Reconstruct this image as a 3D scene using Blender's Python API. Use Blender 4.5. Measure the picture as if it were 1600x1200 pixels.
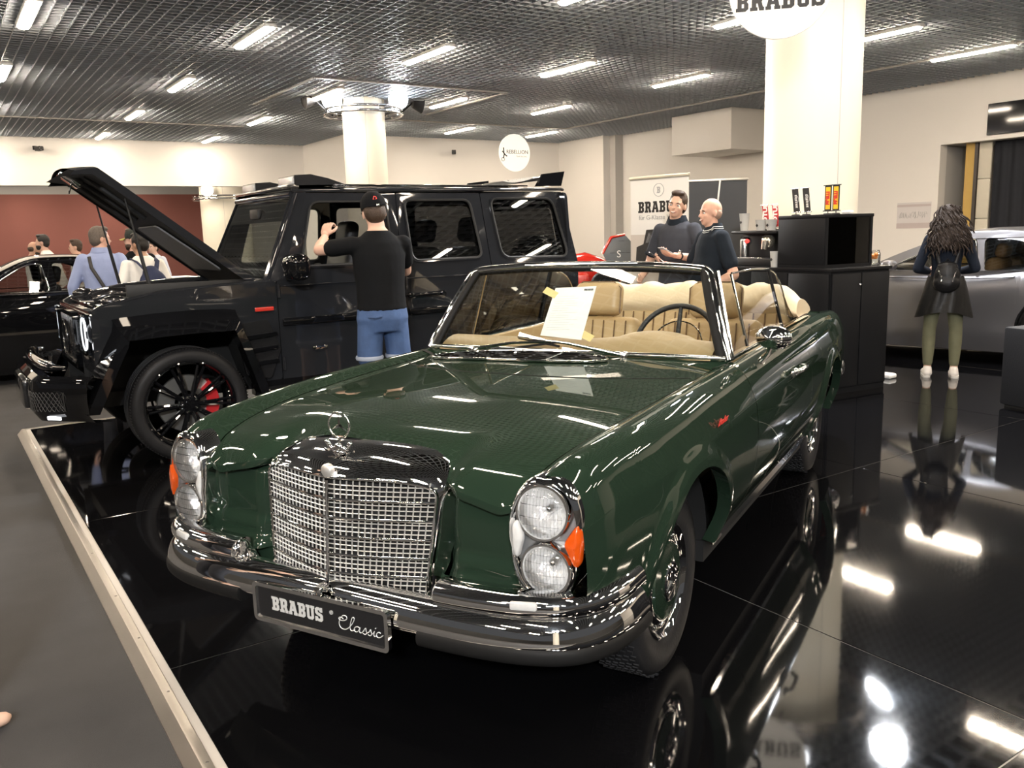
import bpy, bmesh, math, random
from math import sin, cos, pi, radians, sqrt, atan2, tan
from mathutils import Vector, Matrix, Euler
from mathutils.geometry import tessellate_polygon
for o in list(bpy.data.objects): bpy.data.objects.remove(o, do_unlink=True)
SC = bpy.context.scene
COL = SC.collection
random.seed(7)

# ---------------------------------------------------------------- camera
CAM_F, CAM_YAW, CAM_PITCH, CAM_ROLL, CAM_H = 1332.1, 56.0923, 10.0680, -1.7382, 1.534
cd = bpy.data.cameras.new('camera'); cam = bpy.data.objects.new('camera', cd); COL.objects.link(cam)
cd.sensor_fit = 'HORIZONTAL'; cd.sensor_width = 36.0; cd.lens = CAM_F/1600*36.0
cd.clip_start = 0.05; cd.clip_end = 200
_y, _p, _r = radians(CAM_YAW), radians(CAM_PITCH), radians(CAM_ROLL)
_f = Vector((cos(_y)*cos(_p), sin(_y)*cos(_p), -sin(_p))); _rt = Vector((sin(_y), -cos(_y), 0)); _u = _rt.cross(_f)
_R = cos(_r)*_rt + sin(_r)*_u; _U = -sin(_r)*_rt + cos(_r)*_u
cam.matrix_world = Matrix(((_R.x,_U.x,-_f.x,0),(_R.y,_U.y,-_f.y,0),(_R.z,_U.z,-_f.z,CAM_H),(0,0,0,1)))
SC.camera = cam

# ---------------------------------------------------------------- world, exposure
w = bpy.data.worlds.new('hall_air'); SC.world = w; w.use_nodes = True
w.node_tree.nodes['Background'].inputs[0].default_value = (0.92, 0.92, 0.94, 1)
w.node_tree.nodes['Background'].inputs[1].default_value = 0.06
vs = SC.view_settings
vs.view_transform = 'Standard'; vs.look = 'None'; vs.gamma = 1.0; vs.use_curve_mapping = False; vs.exposure = 0.48
SC.display_settings.display_device = 'sRGB'
LIGHT_WARM = 84.0      # emission of the ceiling tubes
SPOT_W = 1300.0         # white flood lamps on the columns

# ---------------------------------------------------------------- materials
MATS = {}
def mat(name, col=(.5,.5,.5), rough=.5, metal=0., spec=.5, coat=0., coat_rough=.03, trans=0., ior=1.45, emit=None, estr=0., var=.0, vscale=8., bump=0., bscale=40., alpha=1., sheen=0., rvar=0., aniso=0.):
    if name in MATS: return MATS[name]
    m = bpy.data.materials.new(name); m.use_nodes = True; MATS[name] = m
    nt = m.node_tree; b = nt.nodes['Principled BSDF']; I = b.inputs
    I['Base Color'].default_value = (*col, 1); I['Roughness'].default_value = rough; I['Metallic'].default_value = metal
    I['Specular IOR Level'].default_value = spec; I['Coat Weight'].default_value = coat; I['Coat Roughness'].default_value = coat_rough
    I['Transmission Weight'].default_value = trans; I['IOR'].default_value = ior; I['Alpha'].default_value = alpha
    I['Sheen Weight'].default_value = sheen
    if emit: I['Emission Color'].default_value = (*emit, 1); I['Emission Strength'].default_value = estr
    if var or bump or rvar:
        tc = nt.nodes.new('ShaderNodeTexCoord'); nz = nt.nodes.new('ShaderNodeTexNoise')
        nz.inputs['Scale'].default_value = vscale; nz.inputs['Detail'].default_value = 5
        nt.links.new(tc.outputs['Object'], nz.inputs['Vector'])
        if var:
            mx = nt.nodes.new('ShaderNodeMix'); mx.data_type = 'RGBA'
            mx.inputs[6].default_value = (*[max(0, c*(1-var)) for c in col], 1); mx.inputs[7].default_value = (*[min(1, c*(1+var)) for c in col], 1)
            nt.links.new(nz.outputs['Fac'], mx.inputs[0]); nt.links.new(mx.outputs[2], I['Base Color'])
        if rvar:
            mr = nt.nodes.new('ShaderNodeMapRange'); mr.inputs[3].default_value = max(0, rough-rvar); mr.inputs[4].default_value = rough+rvar
            nt.links.new(nz.outputs['Fac'], mr.inputs[0]); nt.links.new(mr.outputs[0], I['Roughness'])
        if bump:
            n2 = nt.nodes.new('ShaderNodeTexNoise'); n2.inputs['Scale'].default_value = bscale; n2.inputs['Detail'].default_value = 4
            nt.links.new(tc.outputs['Object'], n2.inputs['Vector'])
            bp = nt.nodes.new('ShaderNodeBump'); bp.inputs['Strength'].default_value = bump; bp.inputs['Distance'].default_value = .01
            nt.links.new(n2.outputs['Fac'], bp.inputs['Height']); nt.links.new(bp.outputs['Normal'], I['Normal'])
    return m
def glass_mat(name, tint=(.9,.95,.93), clear=.85, rough=0.0):
    # thin sheet of glass: mostly see-through, mirror reflection by Fresnel
    if name in MATS: return MATS[name]
    m = bpy.data.materials.new(name); m.use_nodes = True; MATS[name] = m
    nt = m.node_tree; nt.nodes.clear()
    out = nt.nodes.new('ShaderNodeOutputMaterial'); mx = nt.nodes.new('ShaderNodeMixShader')
    t = nt.nodes.new('ShaderNodeBsdfTransparent'); g = nt.nodes.new('ShaderNodeBsdfGlossy'); fr = nt.nodes.new('ShaderNodeFresnel')
    t.inputs[0].default_value = (*[c*clear for c in tint], 1); g.inputs['Roughness'].default_value = rough; fr.inputs[0].default_value = 1.5
    nt.links.new(fr.outputs[0], mx.inputs[0]); nt.links.new(t.outputs[0], mx.inputs[1]); nt.links.new(g.outputs[0], mx.inputs[2]); nt.links.new(mx.outputs[0], out.inputs[0])
    return m

# ---------------------------------------------------------------- objects
def tag(o, label=None, cat=None, group=None, kind=None):
    if label: o['label'] = label
    if cat: o['category'] = cat
    if group: o['group'] = group
    if kind: o['kind'] = kind
    return o
def thing(name, label, cat, loc=(0,0,0), rz=0., group=None):
    o = bpy.data.objects.new(name, None); COL.objects.link(o); o.empty_display_size = .1
    o.location = loc; o.rotation_euler = (0,0,rz)
    return tag(o, label, cat, group)
def link(name, me, m=None, parent=None, smooth=None):
    o = bpy.data.objects.new(name, me); COL.objects.link(o)
    if m: me.materials.append(m)
    if parent: o.parent = parent
    if smooth is not None:
        me.polygons.foreach_set('use_smooth', [True]*len(me.polygons))
        if smooth < 180: me.set_sharp_from_angle(angle=radians(smooth))
    return o
def copy_tree(o, parent=None):
    c = o.copy(); COL.objects.link(c); c.parent = parent
    for ch in list(o.children): copy_tree(ch, c)
    return c

class MB:
    def __init__(s): s.v = []; s.f = []
    def add(s, vs, fs):
        n = len(s.v); s.v += [tuple(p) for p in vs]; s.f += [[n+i for i in f] for f in fs]; return s
    def box(s, a, b, M=None):
        x0,y0,z0 = a; x1,y1,z1 = b
        P = [Vector(q) for q in ((x0,y0,z0),(x1,y0,z0),(x1,y1,z0),(x0,y1,z0),(x0,y0,z1),(x1,y0,z1),(x1,y1,z1),(x0,y1,z1))]
        if M: P = [M@q for q in P]
        return s.add(P, [[0,3,2,1],[4,5,6,7],[0,1,5,4],[1,2,6,5],[2,3,7,6],[3,0,4,7]])
    def bbox(s, a, b, r=.01, M=None, seg=2):       # box with rounded edges
        bm = bmesh.new(); bmesh.ops.create_cube(bm, size=1)
        for v in bm.verts: v.co = Vector([(a[k]+b[k])/2 + v.co[k]*(b[k]-a[k]) for k in range(3)])
        bmesh.ops.bevel(bm, geom=list(bm.edges), offset=r, segments=seg, profile=.5, affect='EDGES')
        bm.verts.index_update()
        P = [v.co.copy() for v in bm.verts]; Fs = [[v.index for v in f.verts] for f in bm.faces]; bm.free()
        if M: P = [M@q for q in P]
        return s.add(P, Fs)
    def grid(s, P, closed_u=False, closed_v=False, flip=False):
        nu, nv = len(P), len(P[0]); fs = []
        for i in range(nu - (0 if closed_u else 1)):
            for j in range(nv - (0 if closed_v else 1)):
                a,b,c,d = i*nv+j, ((i+1)%nu)*nv+j, ((i+1)%nu)*nv+(j+1)%nv, i*nv+(j+1)%nv
                fs.append([a,d,c,b] if flip else [a,b,c,d])
        return s.add([q for r in P for q in r], fs)
    def tube(s, path, r, n=8, closed=False, cap=True, flat=None):
        P = [Vector(p) for p in path]; N = len(P); rr = r if isinstance(r, (list, tuple)) else [r]*N
        rings = []; up = None
        for i in range(N):
            if closed: t = P[(i+1)%N]-P[i-1]
            else: t = P[min(i+1,N-1)]-P[max(i-1,0)]
            if t.length < 1e-9: t = Vector((0,0,1))
            t.normalize()
            if up is None: up = Vector((0,0,1)) if abs(t.z) < .9 else Vector((1,0,0))
            a = t.cross(up); 
            if a.length < 1e-6: a = t.orthogonal()
            a.normalize(); b = a.cross(t); up = b
            fl = flat if flat else (1,1)
            rings.append([P[i] + a*cos(2*pi*k/n)*rr[i]*fl[0] + b*sin(2*pi*k/n)*rr[i]*fl[1] for k in range(n)])
        n0 = len(s.v); s.grid(rings, closed_u=closed, closed_v=True)
        if cap and not closed:
            s.f.append([n0+k for k in range(n)]); s.f.append([n0+(N-1)*n+k for k in reversed(range(n))])
        return s
    def lathe(s, prof, axis='z', c=(0,0,0), n=32, closed=False):
        rings = []
        for r, h in prof:
            ring = []
            for k in range(n):
                a = 2*pi*k/n; u, v = r*cos(a), r*sin(a)
                q = {'z':(u,v,h),'y':(u,h,v),'x':(h,u,v)}[axis]; ring.append((q[0]+c[0],q[1]+c[1],q[2]+c[2]))
            rings.append(ring)
        return s.grid(rings, closed_u=closed, closed_v=True)
    def ball(s, c, r, n=12, m=8, M=None):
        rx,ry,rz = r if isinstance(r,(list,tuple)) else (r,r,r)
        rings = []
        for i in range(m+1):
            t = pi*i/m; t = min(max(t, .02), pi-.02)
            ring = [Vector((rx*sin(t)*cos(2*pi*k/n), ry*sin(t)*sin(2*pi*k/n), rz*cos(t))) for k in range(n)]
            rings.append([(M@q if M else q)+Vector(c) for q in ring])
        n0 = len(s.v); s.grid(rings, closed_v=True)
        s.f.append([n0+k for k in reversed(range(n))]); s.f.append([n0+m*n+k for k in range(n)])
        return s
    def poly(s, outline, holes=(), fn=None, th=0., nrm=None):
        # flat plate (2-D outline with holes) mapped by fn(u,v,w); th thickness in w
        loops = [outline]+list(holes)
        pts = [p for l in loops for p in l]
        tri = tessellate_polygon([[Vector((p[0],p[1],0)) for p in l] for l in loops])
        fn = fn or (lambda u,v,w: (u,v,w))
        n0 = len(s.v); N = len(pts)
        s.v += [tuple(fn(p[0],p[1],0)) for p in pts]
        def area(t): a,b,c = [pts[i] for i in t]; return (b[0]-a[0])*(c[1]-a[1])-(b[1]-a[1])*(c[0]-a[0])
        T = [t if area(t) > 0 else (t[0],t[2],t[1]) for t in tri]
        s.f += [[n0+i for i in t] for t in T]
        if th:
            s.v += [tuple(fn(p[0],p[1],-th)) for p in pts]
            s.f += [[n0+N+i for i in reversed(t)] for t in T]
            k = 0
            for l in loops:
                m = len(l)
                for i in range(m):
                    a,b = n0+k+i, n0+k+(i+1)%m; s.f.append([a, a+N, b+N, b])
                k += m
        return s
    def sweep(s, prof, path, closed_p=True, caps=True, upv=(0,0,1)):
        # profile (out, up) swept along a path in space; out = right side of travel
        P = [Vector(p) for p in path]; N = len(P); rings = []; U = Vector(upv)
        for i in range(N):
            t = P[min(i+1,N-1)]-P[max(i-1,0)]; t.normalize(); o = t.cross(U); o.normalize(); u2 = o.cross(t)
            rings.append([P[i]+o*a+u2*b for a,b in prof])
        n0 = len(s.v); s.grid(rings, closed_v=closed_p); m = len(prof)
        if caps and closed_p:
            s.f.append([n0+k for k in reversed(range(m))]); s.f.append([n0+(N-1)*m+k for k in range(m)])
        return s
    def xf(s, M): s.v = [tuple(M@Vector(p)) for p in s.v]; return s
    def mirror(s):       # append the y-mirrored copy
        n = len(s.v); s.v += [(x,-y,z) for x,y,z in s.v]; s.f += [[n+i for i in reversed(f)] for f in list(s.f)]; return s
    def flipped(s):
        o = MB(); o.v = [(x,-y,z) for x,y,z in s.v]; o.f = [list(reversed(f)) for f in s.f]; return o
    def mesh(s, name):
        me = bpy.data.meshes.new(name); me.from_pydata(s.v, [], s.f); me.validate(); me.update(); return me
    def build(s, name, m, parent=None, smooth=40, recalc=True, weld=0.):
        me = s.mesh(name)
        if recalc or weld:
            bm = bmesh.new(); bm.from_mesh(me)
            if weld: bmesh.ops.remove_doubles(bm, verts=bm.verts, dist=weld)
            if recalc: bmesh.ops.recalc_face_normals(bm, faces=bm.faces)
            bm.to_mesh(me); bm.free()
        return link(name, me, m, parent, smooth)

def lerp(a, b, t): return a+(b-a)*t
def sstep(a, b, x): t = min(1, max(0, (x-a)/(b-a))); return t*t*(3-2*t)
def catmull(pts, n):                    # smooth points through the control points
    P = [Vector(p) for p in pts]; out = []
    for i in range(len(P)-1):
        p0 = P[i-1] if i else 2*P[0]-P[1]; p1, p2 = P[i], P[i+1]; p3 = P[i+2] if i+2 < len(P) else 2*P[-1]-P[-2]
        for k in range(n):
            t = k/n
            out.append(.5*((2*p1)+(p2-p0)*t+(2*p0-5*p1+4*p2-p3)*t*t+(3*p1-p0-3*p2+p3)*t**3))
    out.append(P[-1]); return out
def interp(xs, ys, x):                  # smooth monotone (PCHIP-like) interpolation, xs ascending
    n = len(xs)
    if x <= xs[0]: return ys[0]
    if x >= xs[-1]: return ys[-1]
    i = 0
    while x > xs[i+1]: i += 1
    h = [xs[k+1]-xs[k] for k in range(n-1)]; d = [(ys[k+1]-ys[k])/h[k] for k in range(n-1)]
    def sl(k):
        if k == 0: return d[0]
        if k == n-1: return d[-1]
        if d[k-1]*d[k] <= 0: return 0.
        w1, w2 = 2*h[k]+h[k-1], h[k]+2*h[k-1]; return (w1+w2)/(w1/d[k-1]+w2/d[k])
    t = (x-xs[i])/h[i]; a, b = sl(i), sl(i+1)
    return (1+2*t)*(1-t)**2*ys[i]+t*(1-t)**2*h[i]*a+t*t*(3-2*t)*ys[i+1]+t*t*(t-1)*h[i]*b
def rrect(x0, y0, x1, y1, r, n=5):
    out = []
    for cx, cy, a0 in ((x1-r,y0+r,-90),(x1-r,y1-r,0),(x0+r,y1-r,90),(x0+r,y0+r,180)):
        out += [(cx+r*cos(radians(a0+90*k/n)), cy+r*sin(radians(a0+90*k/n))) for k in range(n+1)]
    return out
def rpoly(pts, r, n=4):                 # polygon with rounded corners
    out = []; N = len(pts); rs = r if isinstance(r, (list,tuple)) else [r]*N
    for i in range(N):
        p0, p1, p2 = Vector(pts[i-1]), Vector(pts[i]), Vector(pts[(i+1)%N])
        a = (p0-p1); b = (p2-p1); la = min(rs[i], a.length*.48); lb = min(rs[i], b.length*.48)
        A = p1+a.normalized()*la; B = p1+b.normalized()*lb
        for k in range(n+1):
            t = k/n; q = A*(1-t)**2+p1*2*t*(1-t)+B*t*t; out.append((q.x,q.y))
    return out
def text_mesh(txt, size, depth=.001, font_space=1., bold=0., shear=0.):
    c = bpy.data.curves.new('lettering', 'FONT'); c.body = txt; c.size = size; c.extrude = depth; c.align_x = 'CENTER'; c.align_y = 'CENTER'
    c.space_character = font_space; c.offset = bold; c.shear = shear; c.resolution_u = 3
    o = bpy.data.objects.new('lettering', c); COL.objects.link(o)
    dg = bpy.context.evaluated_depsgraph_get(); me = bpy.data.meshes.new_from_object(o.evaluated_get(dg))
    bpy.data.objects.remove(o, do_unlink=True); bpy.data.curves.remove(c); return me
def text(name, txt, size, m, parent, M, **k):
    me = text_mesh(txt, size, **k); me.materials.clear(); me.transform(M)
    return link(name, me, m, parent)
# slab-serif capitals drawn as polygons on a 5 x 7 box (outer loop, holes)
SLAB = {
 'B': (4.9, [[(0,0),(3.6,0),(4.7,.9),(4.7,2.7),(4.1,3.5),(4.7,4.3),(4.7,6.1),(3.6,7),(0,7),(0,5.7),(.6,5.7),(.6,1.3),(0,1.3)]], [[(2.2,1.4),(3,1.4),(3,2.8),(2.2,2.8)],[(2.2,4.2),(3,4.2),(3,5.6),(2.2,5.6)]]),
 'R': (5.3, [[(0,0),(2.8,0),(2.8,1.3),(2.3,1.3),(2.3,2.6),(2.8,2.6),(3.4,0),(5.2,0),(5.2,1.3),(4.8,1.3),(4.3,3.2),(4.8,4),(4.8,6.1),(3.7,7),(0,7),(0,5.7),(.6,5.7),(.6,1.3),(0,1.3)]], [[(2.3,4),(3.1,4),(3.1,5.6),(2.3,5.6)]]),
 'A': (5.5, [[(0,0),(2.1,0),(2.1,1.3),(1.9,1.3),(2.05,1.9),(3.3,1.9),(3.45,1.3),(3.2,1.3),(3.2,0),(5.5,0),(5.5,1.3),(5.1,1.3),(3.9,7),(1,7),(1,5.7),(1.5,5.7),(.4,1.3),(0,1.3)]], [[(2.35,3.1),(3,3.1),(2.7,4.9)]]),
 'U': (5.2, [[(1.4,0),(3.8,0),(4.7,.9),(4.7,5.7),(5.2,5.7),(5.2,7),(2.8,7),(2.8,5.7),(3.2,5.7),(3.2,1.4),(2,1.4),(2,5.7),(2.4,5.7),(2.4,7),(0,7),(0,5.7),(.5,5.7),(.5,.9)]], []),
 'S': (4.9, [[(0,0),(1.1,0),(1.3,.4),(1.9,0),(3.7,0),(4.7,.9),(4.7,3),(3.9,3.9),(1.7,4.6),(1.7,5.6),(2.6,5.6),(3.1,4.7),(4.5,4.7),(4.5,7),(3.5,7),(3.3,6.6),(2.7,7),(1.1,7),(.1,6.1),(.1,4.1),(.9,3.2),(3.1,2.5),(3.1,1.4),(1.9,1.4),(1.4,2.3),(0,2.3)]], []),
}
def slab_word(word, height, fn, th=.0008, gap=.35):
    W = sum(SLAB[c][0]+gap for c in word)-gap; k = height/7; x = -W*k/2; mb = MB()
    for c in word:
        wd, lo, ho = SLAB[c]
        mb.poly([(x+p[0]*k, p[1]*k-height/2) for p in lo[0]], [[(x+p[0]*k, p[1]*k-height/2) for p in h] for h in ho], fn, th)
        x += (wd+gap)*k
    return mb
def plane_fn(o, u, v, n):
    o, u, v, n = Vector(o), Vector(u).normalized(), Vector(v).normalized(), Vector(n).normalized()
    return lambda a, b, c: o+u*a+v*b+n*c
# ================================================================ SETTING
CEIL = 4.27; FLOOR_Z = -.045
LX, LY, DX, DY = 4.019, 11.987, 2.674, 4.030
WALLX, BACKY, JOGY, JOGX = 17.5, 25.27, 22.17, 9.7
MINX, MINY = -9.0, -7.0
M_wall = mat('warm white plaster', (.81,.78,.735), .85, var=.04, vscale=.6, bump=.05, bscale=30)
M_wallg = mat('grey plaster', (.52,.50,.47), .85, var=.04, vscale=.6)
M_red = mat('brick red wall paint', (.25,.095,.08), .8, var=.08, vscale=.8)
M_carpet = mat('grey exhibition carpet', (.050,.049,.049), .95, var=.22, vscale=5., bump=.6, bscale=420)
M_gloss = mat('polished black panel', (.003,.003,.0035), 0.05, spec=.85, var=.1, vscale=3, bump=.0035, bscale=30, rvar=.02)
M_alu = mat('brushed aluminium', (.50,.47,.43), .40, metal=1., var=.1, vscale=9, rvar=.08)
M_void = mat('dark ceiling void', (.02,.02,.021), .9, var=.1)
M_blade = mat('pale grey ceiling louvre', (.52,.57,.63), .45, var=.03, vscale=2)
M_rail = mat('pale grey ceiling rail', (.5,.49,.47), .5, var=.03)
M_tube = mat('glowing warm tube', (1,.8,.5), .5, emit=(1,.84,.66), estr=LIGHT_WARM)
M_tubecase = mat('white lamp housing', (.8,.78,.74), .4, var=.02)

def struct(name, mb, m, smooth=30, label=None, parent=None):
    o = mb.build(name, m, parent, smooth)
    if not parent: o['kind'] = 'structure'
    if label: o['label'] = label
    return o
floor = struct('floor', MB().box((MINX,MINY,FLOOR_Z-.1),(WALLX+4,38,FLOOR_Z)), M_carpet, label='dark grey carpet of the exhibition hall')
# raised glossy stage made of big black panels
PX0, PX1, PY0, PY1 = .50, 17.3, -4.0, 8.28
stage = struct('floor_stage', MB().box((PX0,PY0,FLOOR_Z),(PX1,PY1,-.004)), mat('pale stage substrate',(.45,.42,.38),.6,var=.05), label='black glossy stage the cars stand on')
xs = [PX0+.05,2.64,4.73,6.82,8.91,11.0,13.09,15.18,PX1-.05]; ys = [-3.95,-1.0,1.06,3.12,5.18,7.24,PY1-.05]
for i in range(len(xs)-1):
    for j in range(len(ys)-1):
        g = .0024
        MB().bbox((xs[i]+g,ys[j]+g,-.0035),(xs[i+1]-g,ys[j+1]-g,0),.0015,seg=1).build('panel', M_gloss, stage, 30)
def edge_trim(name, a, b, nrm, label):
    # aluminium ramp profile along the stage edge
    A, B, N = Vector(a), Vector(b), Vector(nrm); mb = MB()
    prof = [(-.022,.0),(-.020,.003),(0,.003),(.010,.0),(.044,-.040),(.045,-.045),(-.022,-.045)]
    ring = lambda P: [P+N*u+Vector((0,0,z)) for u,z in prof]
    mb.grid([ring(A),ring(B)], closed_v=True); n=len(prof); mb.f += [list(range(n)), list(range(2*n-1,n-1,-1))]
    return struct(name, mb, M_alu, 20, label)
e1 = edge_trim('trim_1', (PX0,PY0,0),(PX0,PY1,0),(-1,0,0), 'aluminium edge strip along the front of the black stage')
e2 = edge_trim('trim_2', (PX0,PY1,0),(PX1,PY1,0),(0,1,0), 'aluminium edge strip at the back of the black stage')
M_screw = mat('steel screw', (.3,.28,.26), .35, metal=1., var=.05)
sm = MB().lathe([(.0005,.0005),(.004,.0004),(.005,-.001)], n=10).mesh('screw'); sm.materials.append(M_screw)
for y in (2.45,2.95,3.45,3.95,4.6,5.2,5.8,6.4,7.0,7.6):
    o = bpy.data.objects.new('screw', sm); COL.objects.link(o); o.parent = e1; o.location = (PX0+.008,y,.0045)

# walls
T = .25
def wall(name, x0,y0,x1,y1,z0=FLOOR_Z,z1=CEIL+.6,m=M_wall,label=None): return struct(name, MB().box((x0,y0,z0),(x1,y1,z1)), m, label=label)
wall('wall_back', MINX,BACKY,JOGX,BACKY+T, 3.08, label='white bulkhead wall above the opening')
wall('wall_back_side', JOGX,JOGY,JOGX+T,BACKY+T, label='short white return wall by the pillar')
wall('wall_rear', JOGX+T,JOGY,17.0,JOGY+T, label='long warm white rear wall')
wall('wall_rear_return', 16.95,20.0,17.2,JOGY, label='short wall step near the corner')
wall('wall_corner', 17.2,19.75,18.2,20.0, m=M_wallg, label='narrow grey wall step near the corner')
DY0, DY1, DZ = -4.0, 9.99, 3.04  # doorway and curtain lengthened out of view to darken the green car's reflections
wall('wall_right', WALLX,DY1,WALLX+T,19.75, label='warm white right wall')
wall('wall_right_lintel', WALLX,DY0,WALLX+T,DY1, DZ, label='white wall above the wide doorway')
wall('wall_right_front', WALLX,MINY,WALLX+T,DY0, label='white right wall in front of the doorway')
M_dkwall = mat('added charcoal partition',(.03,.03,.03),.7,var=.1)
wall('wall_added_left', MINX-T,MINY,MINX,36, FLOOR_Z,1.9, M_dkwall,'added low charcoal partition out of view on the far left'); wall('wall_added_front', MINX,MINY-T,WALLX,MINY, FLOOR_Z,1.9, M_dkwall, 'added low charcoal partition out of view behind the viewer')  # unseen partitions added so the car sides reflect something dark
# doorway recess
M_door = mat('dark navy curtain', (.012,.014,.020), .8, var=.2, vscale=6)
M_cream = mat('cream panel', (.62,.58,.48), .6, var=.03); M_ochre = mat('ochre yellow panel', (.55,.36,.10), .6, var=.05); M_dk = mat('dark bronze post', (.05,.04,.035), .4, var=.1)
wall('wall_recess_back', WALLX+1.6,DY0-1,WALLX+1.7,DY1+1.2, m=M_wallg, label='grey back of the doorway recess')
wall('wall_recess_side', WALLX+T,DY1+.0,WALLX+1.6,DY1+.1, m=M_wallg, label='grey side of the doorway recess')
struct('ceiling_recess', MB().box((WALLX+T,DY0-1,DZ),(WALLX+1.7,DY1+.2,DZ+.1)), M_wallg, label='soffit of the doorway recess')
d = tag(thing('door_1','doorway with navy curtain, lengthened out of view to darken reflections, cream and ochre side panels',None,(WALLX+.3,0,0)),kind='structure')
MB().box((0,9.42,FLOOR_Z),(.05,9.62,DZ)).build('ochre_panel', M_ochre, d)
MB().box((-.03,9.36,FLOOR_Z),(.06,9.425,DZ)).build('post', M_dk, d)
for k in range(4): MB().bbox((0,9.10,FLOOR_Z+k*.79),(.05,9.35,FLOOR_Z+k*.79+.78),.006).build('cream_panel', M_cream, d)
cur = MB(); P=[]
for i in range(301):
    y = 9.09-i*.0435; P.append([(.09+.03*sin(i*1.1)+.015*sin(i*.37),y,z) for z in (FLOOR_Z,DZ)])
cur.grid(P).build('curtain', M_door, d, 60)

# open-cell ceiling
ceiling = struct('ceiling', MB().box((MINX,MINY,CEIL+.28),(WALLX,BACKY,CEIL+.36)), M_void, label='dark void above the open grid ceiling')
CELL, BT, BH = .1486, .014, .05
x0v, x1v, y0v, y1v = -.6, WALLX, 4.6, BACKY
bx = MB().box((-BT/2,y0v,CEIL),(BT/2,y1v,CEIL+BH)).mesh('louvre_blade'); bx.materials.append(M_blade)
by = MB().box((x0v,-BT/2,CEIL),(x1v,BT/2,CEIL+BH)).mesh('louvre_blade'); by.materials.append(M_blade)
nx = int((x1v-x0v)/CELL); ny = int((y1v-y0v)/CELL)
for i in range(nx):
    o = bpy.data.objects.new('louvre_blade', bx); COL.objects.link(o); o.parent = ceiling; o.location.x = LX+CELL*(.5+i-round((LX-x0v)/CELL))
for j in range(ny):
    o = bpy.data.objects.new('louvre_blade', by); COL.objects.link(o); o.parent = ceiling; o.location.y = LY+CELL*(.5+j-round((LY-y0v)/CELL))
rest = MB(); C2 = CELL*2
x = MINX
while x < x1v: rest.box((x-BT,MINY,CEIL),(x+BT,y0v-.02,CEIL+BH)); x += C2
y = MINY
while y < y0v-.02: rest.box((MINX,y-BT,CEIL),(x1v,y+BT,CEIL+BH)); y += C2
x = MINX
while x < x0v: rest.box((x-BT,y0v,CEIL),(x+BT,y1v,CEIL+BH)); x += C2
y = y0v
while y < y1v: rest.box((MINX,y-BT,CEIL),(x0v-.02,y+BT,CEIL+BH)); y += C2
o = rest.build('louvre_field', M_blade, ceiling, 30, recalc=False); o['kind']='stuff'
def rail(a, b, w=.06, n='ceiling_rail'):
    A,B=Vector(a),Vector(b); d=(B-A).normalized(); s=Vector((-d.y,d.x,0))*w/2
    MB().add([A-s,B-s,B+s,A+s,A-s+Vector((0,0,.03)),B-s+Vector((0,0,.03)),B+s+Vector((0,0,.03)),A+s+Vector((0,0,.03))],[[0,1,2,3],[4,7,6,5],[0,4,5,1],[1,5,6,2],[2,6,7,3],[3,7,4,0]]).build(n, M_rail, ceiling)
zr = CEIL-.02
rail((1.2,21.4,zr),(6.75,21.4,zr)); rail((7.9,19.0,zr),(14.75,19.0,zr)); rail((14.75,19.0,zr),(14.75,5.0,zr),.08)
rail((5.9,17.9,zr),(5.9,14.6,zr)); rail((5.9,14.6,zr),(9.9,14.6,zr)); rail((9.9,14.6,zr),(9.9,17.9,zr))

# ceiling tubes
tubeP = thing('ceiling_light','', 'ceiling light')
TL = 1.33
rows = {}
def make_tube():
    r = tubeP
    MB().bbox((-.085,-TL/2-.04,.012),(.085,TL/2+.04,.075),.008).build('housing', M_tubecase, r)
    pr = [(-.07,.012),(-.05,-.012),(0,-.02),(.05,-.012),(.07,.012)]
    MB().sweep(pr,[(0,-TL/2,0),(0,TL/2,0)]).build('tube', M_tube, r, 60)
    return r
make_tube(); first = True
pos_word = {-2:'second row in front of',-1:'row just in front of',0:'first full row of',1:'second row of',2:'third row of',3:'back row of'}
for i in range(-4,4):
    for j in range(-4,5):
        x, y = LX+DX*j, LY+DY*i
        if (i,j) in ((1,4),(3,3),(3,4),(3,2),(0,4)): continue
        if i >= 3 and x > JOGX: continue
        o = tubeP if first else copy_tree(tubeP); first = False
        o.location = (x,y,CEIL-.05)
        inview = i >= -1 and j >= -1
        if inview:
            o['label'] = 'glowing warm ceiling tube lamp, %s row, %s' % (['front','second','third','fourth','back'][i+1], ['leftmost file','second file from left','third file from left','fourth file from left','fifth file from left','rightmost file'][j+1])
            o['group'] = 'ceiling tube lamps in view'
        else:
            o['label'] = 'glowing warm ceiling tube lamp outside the picture'; o['group'] = 'ceiling tube lamps outside the picture'

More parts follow.
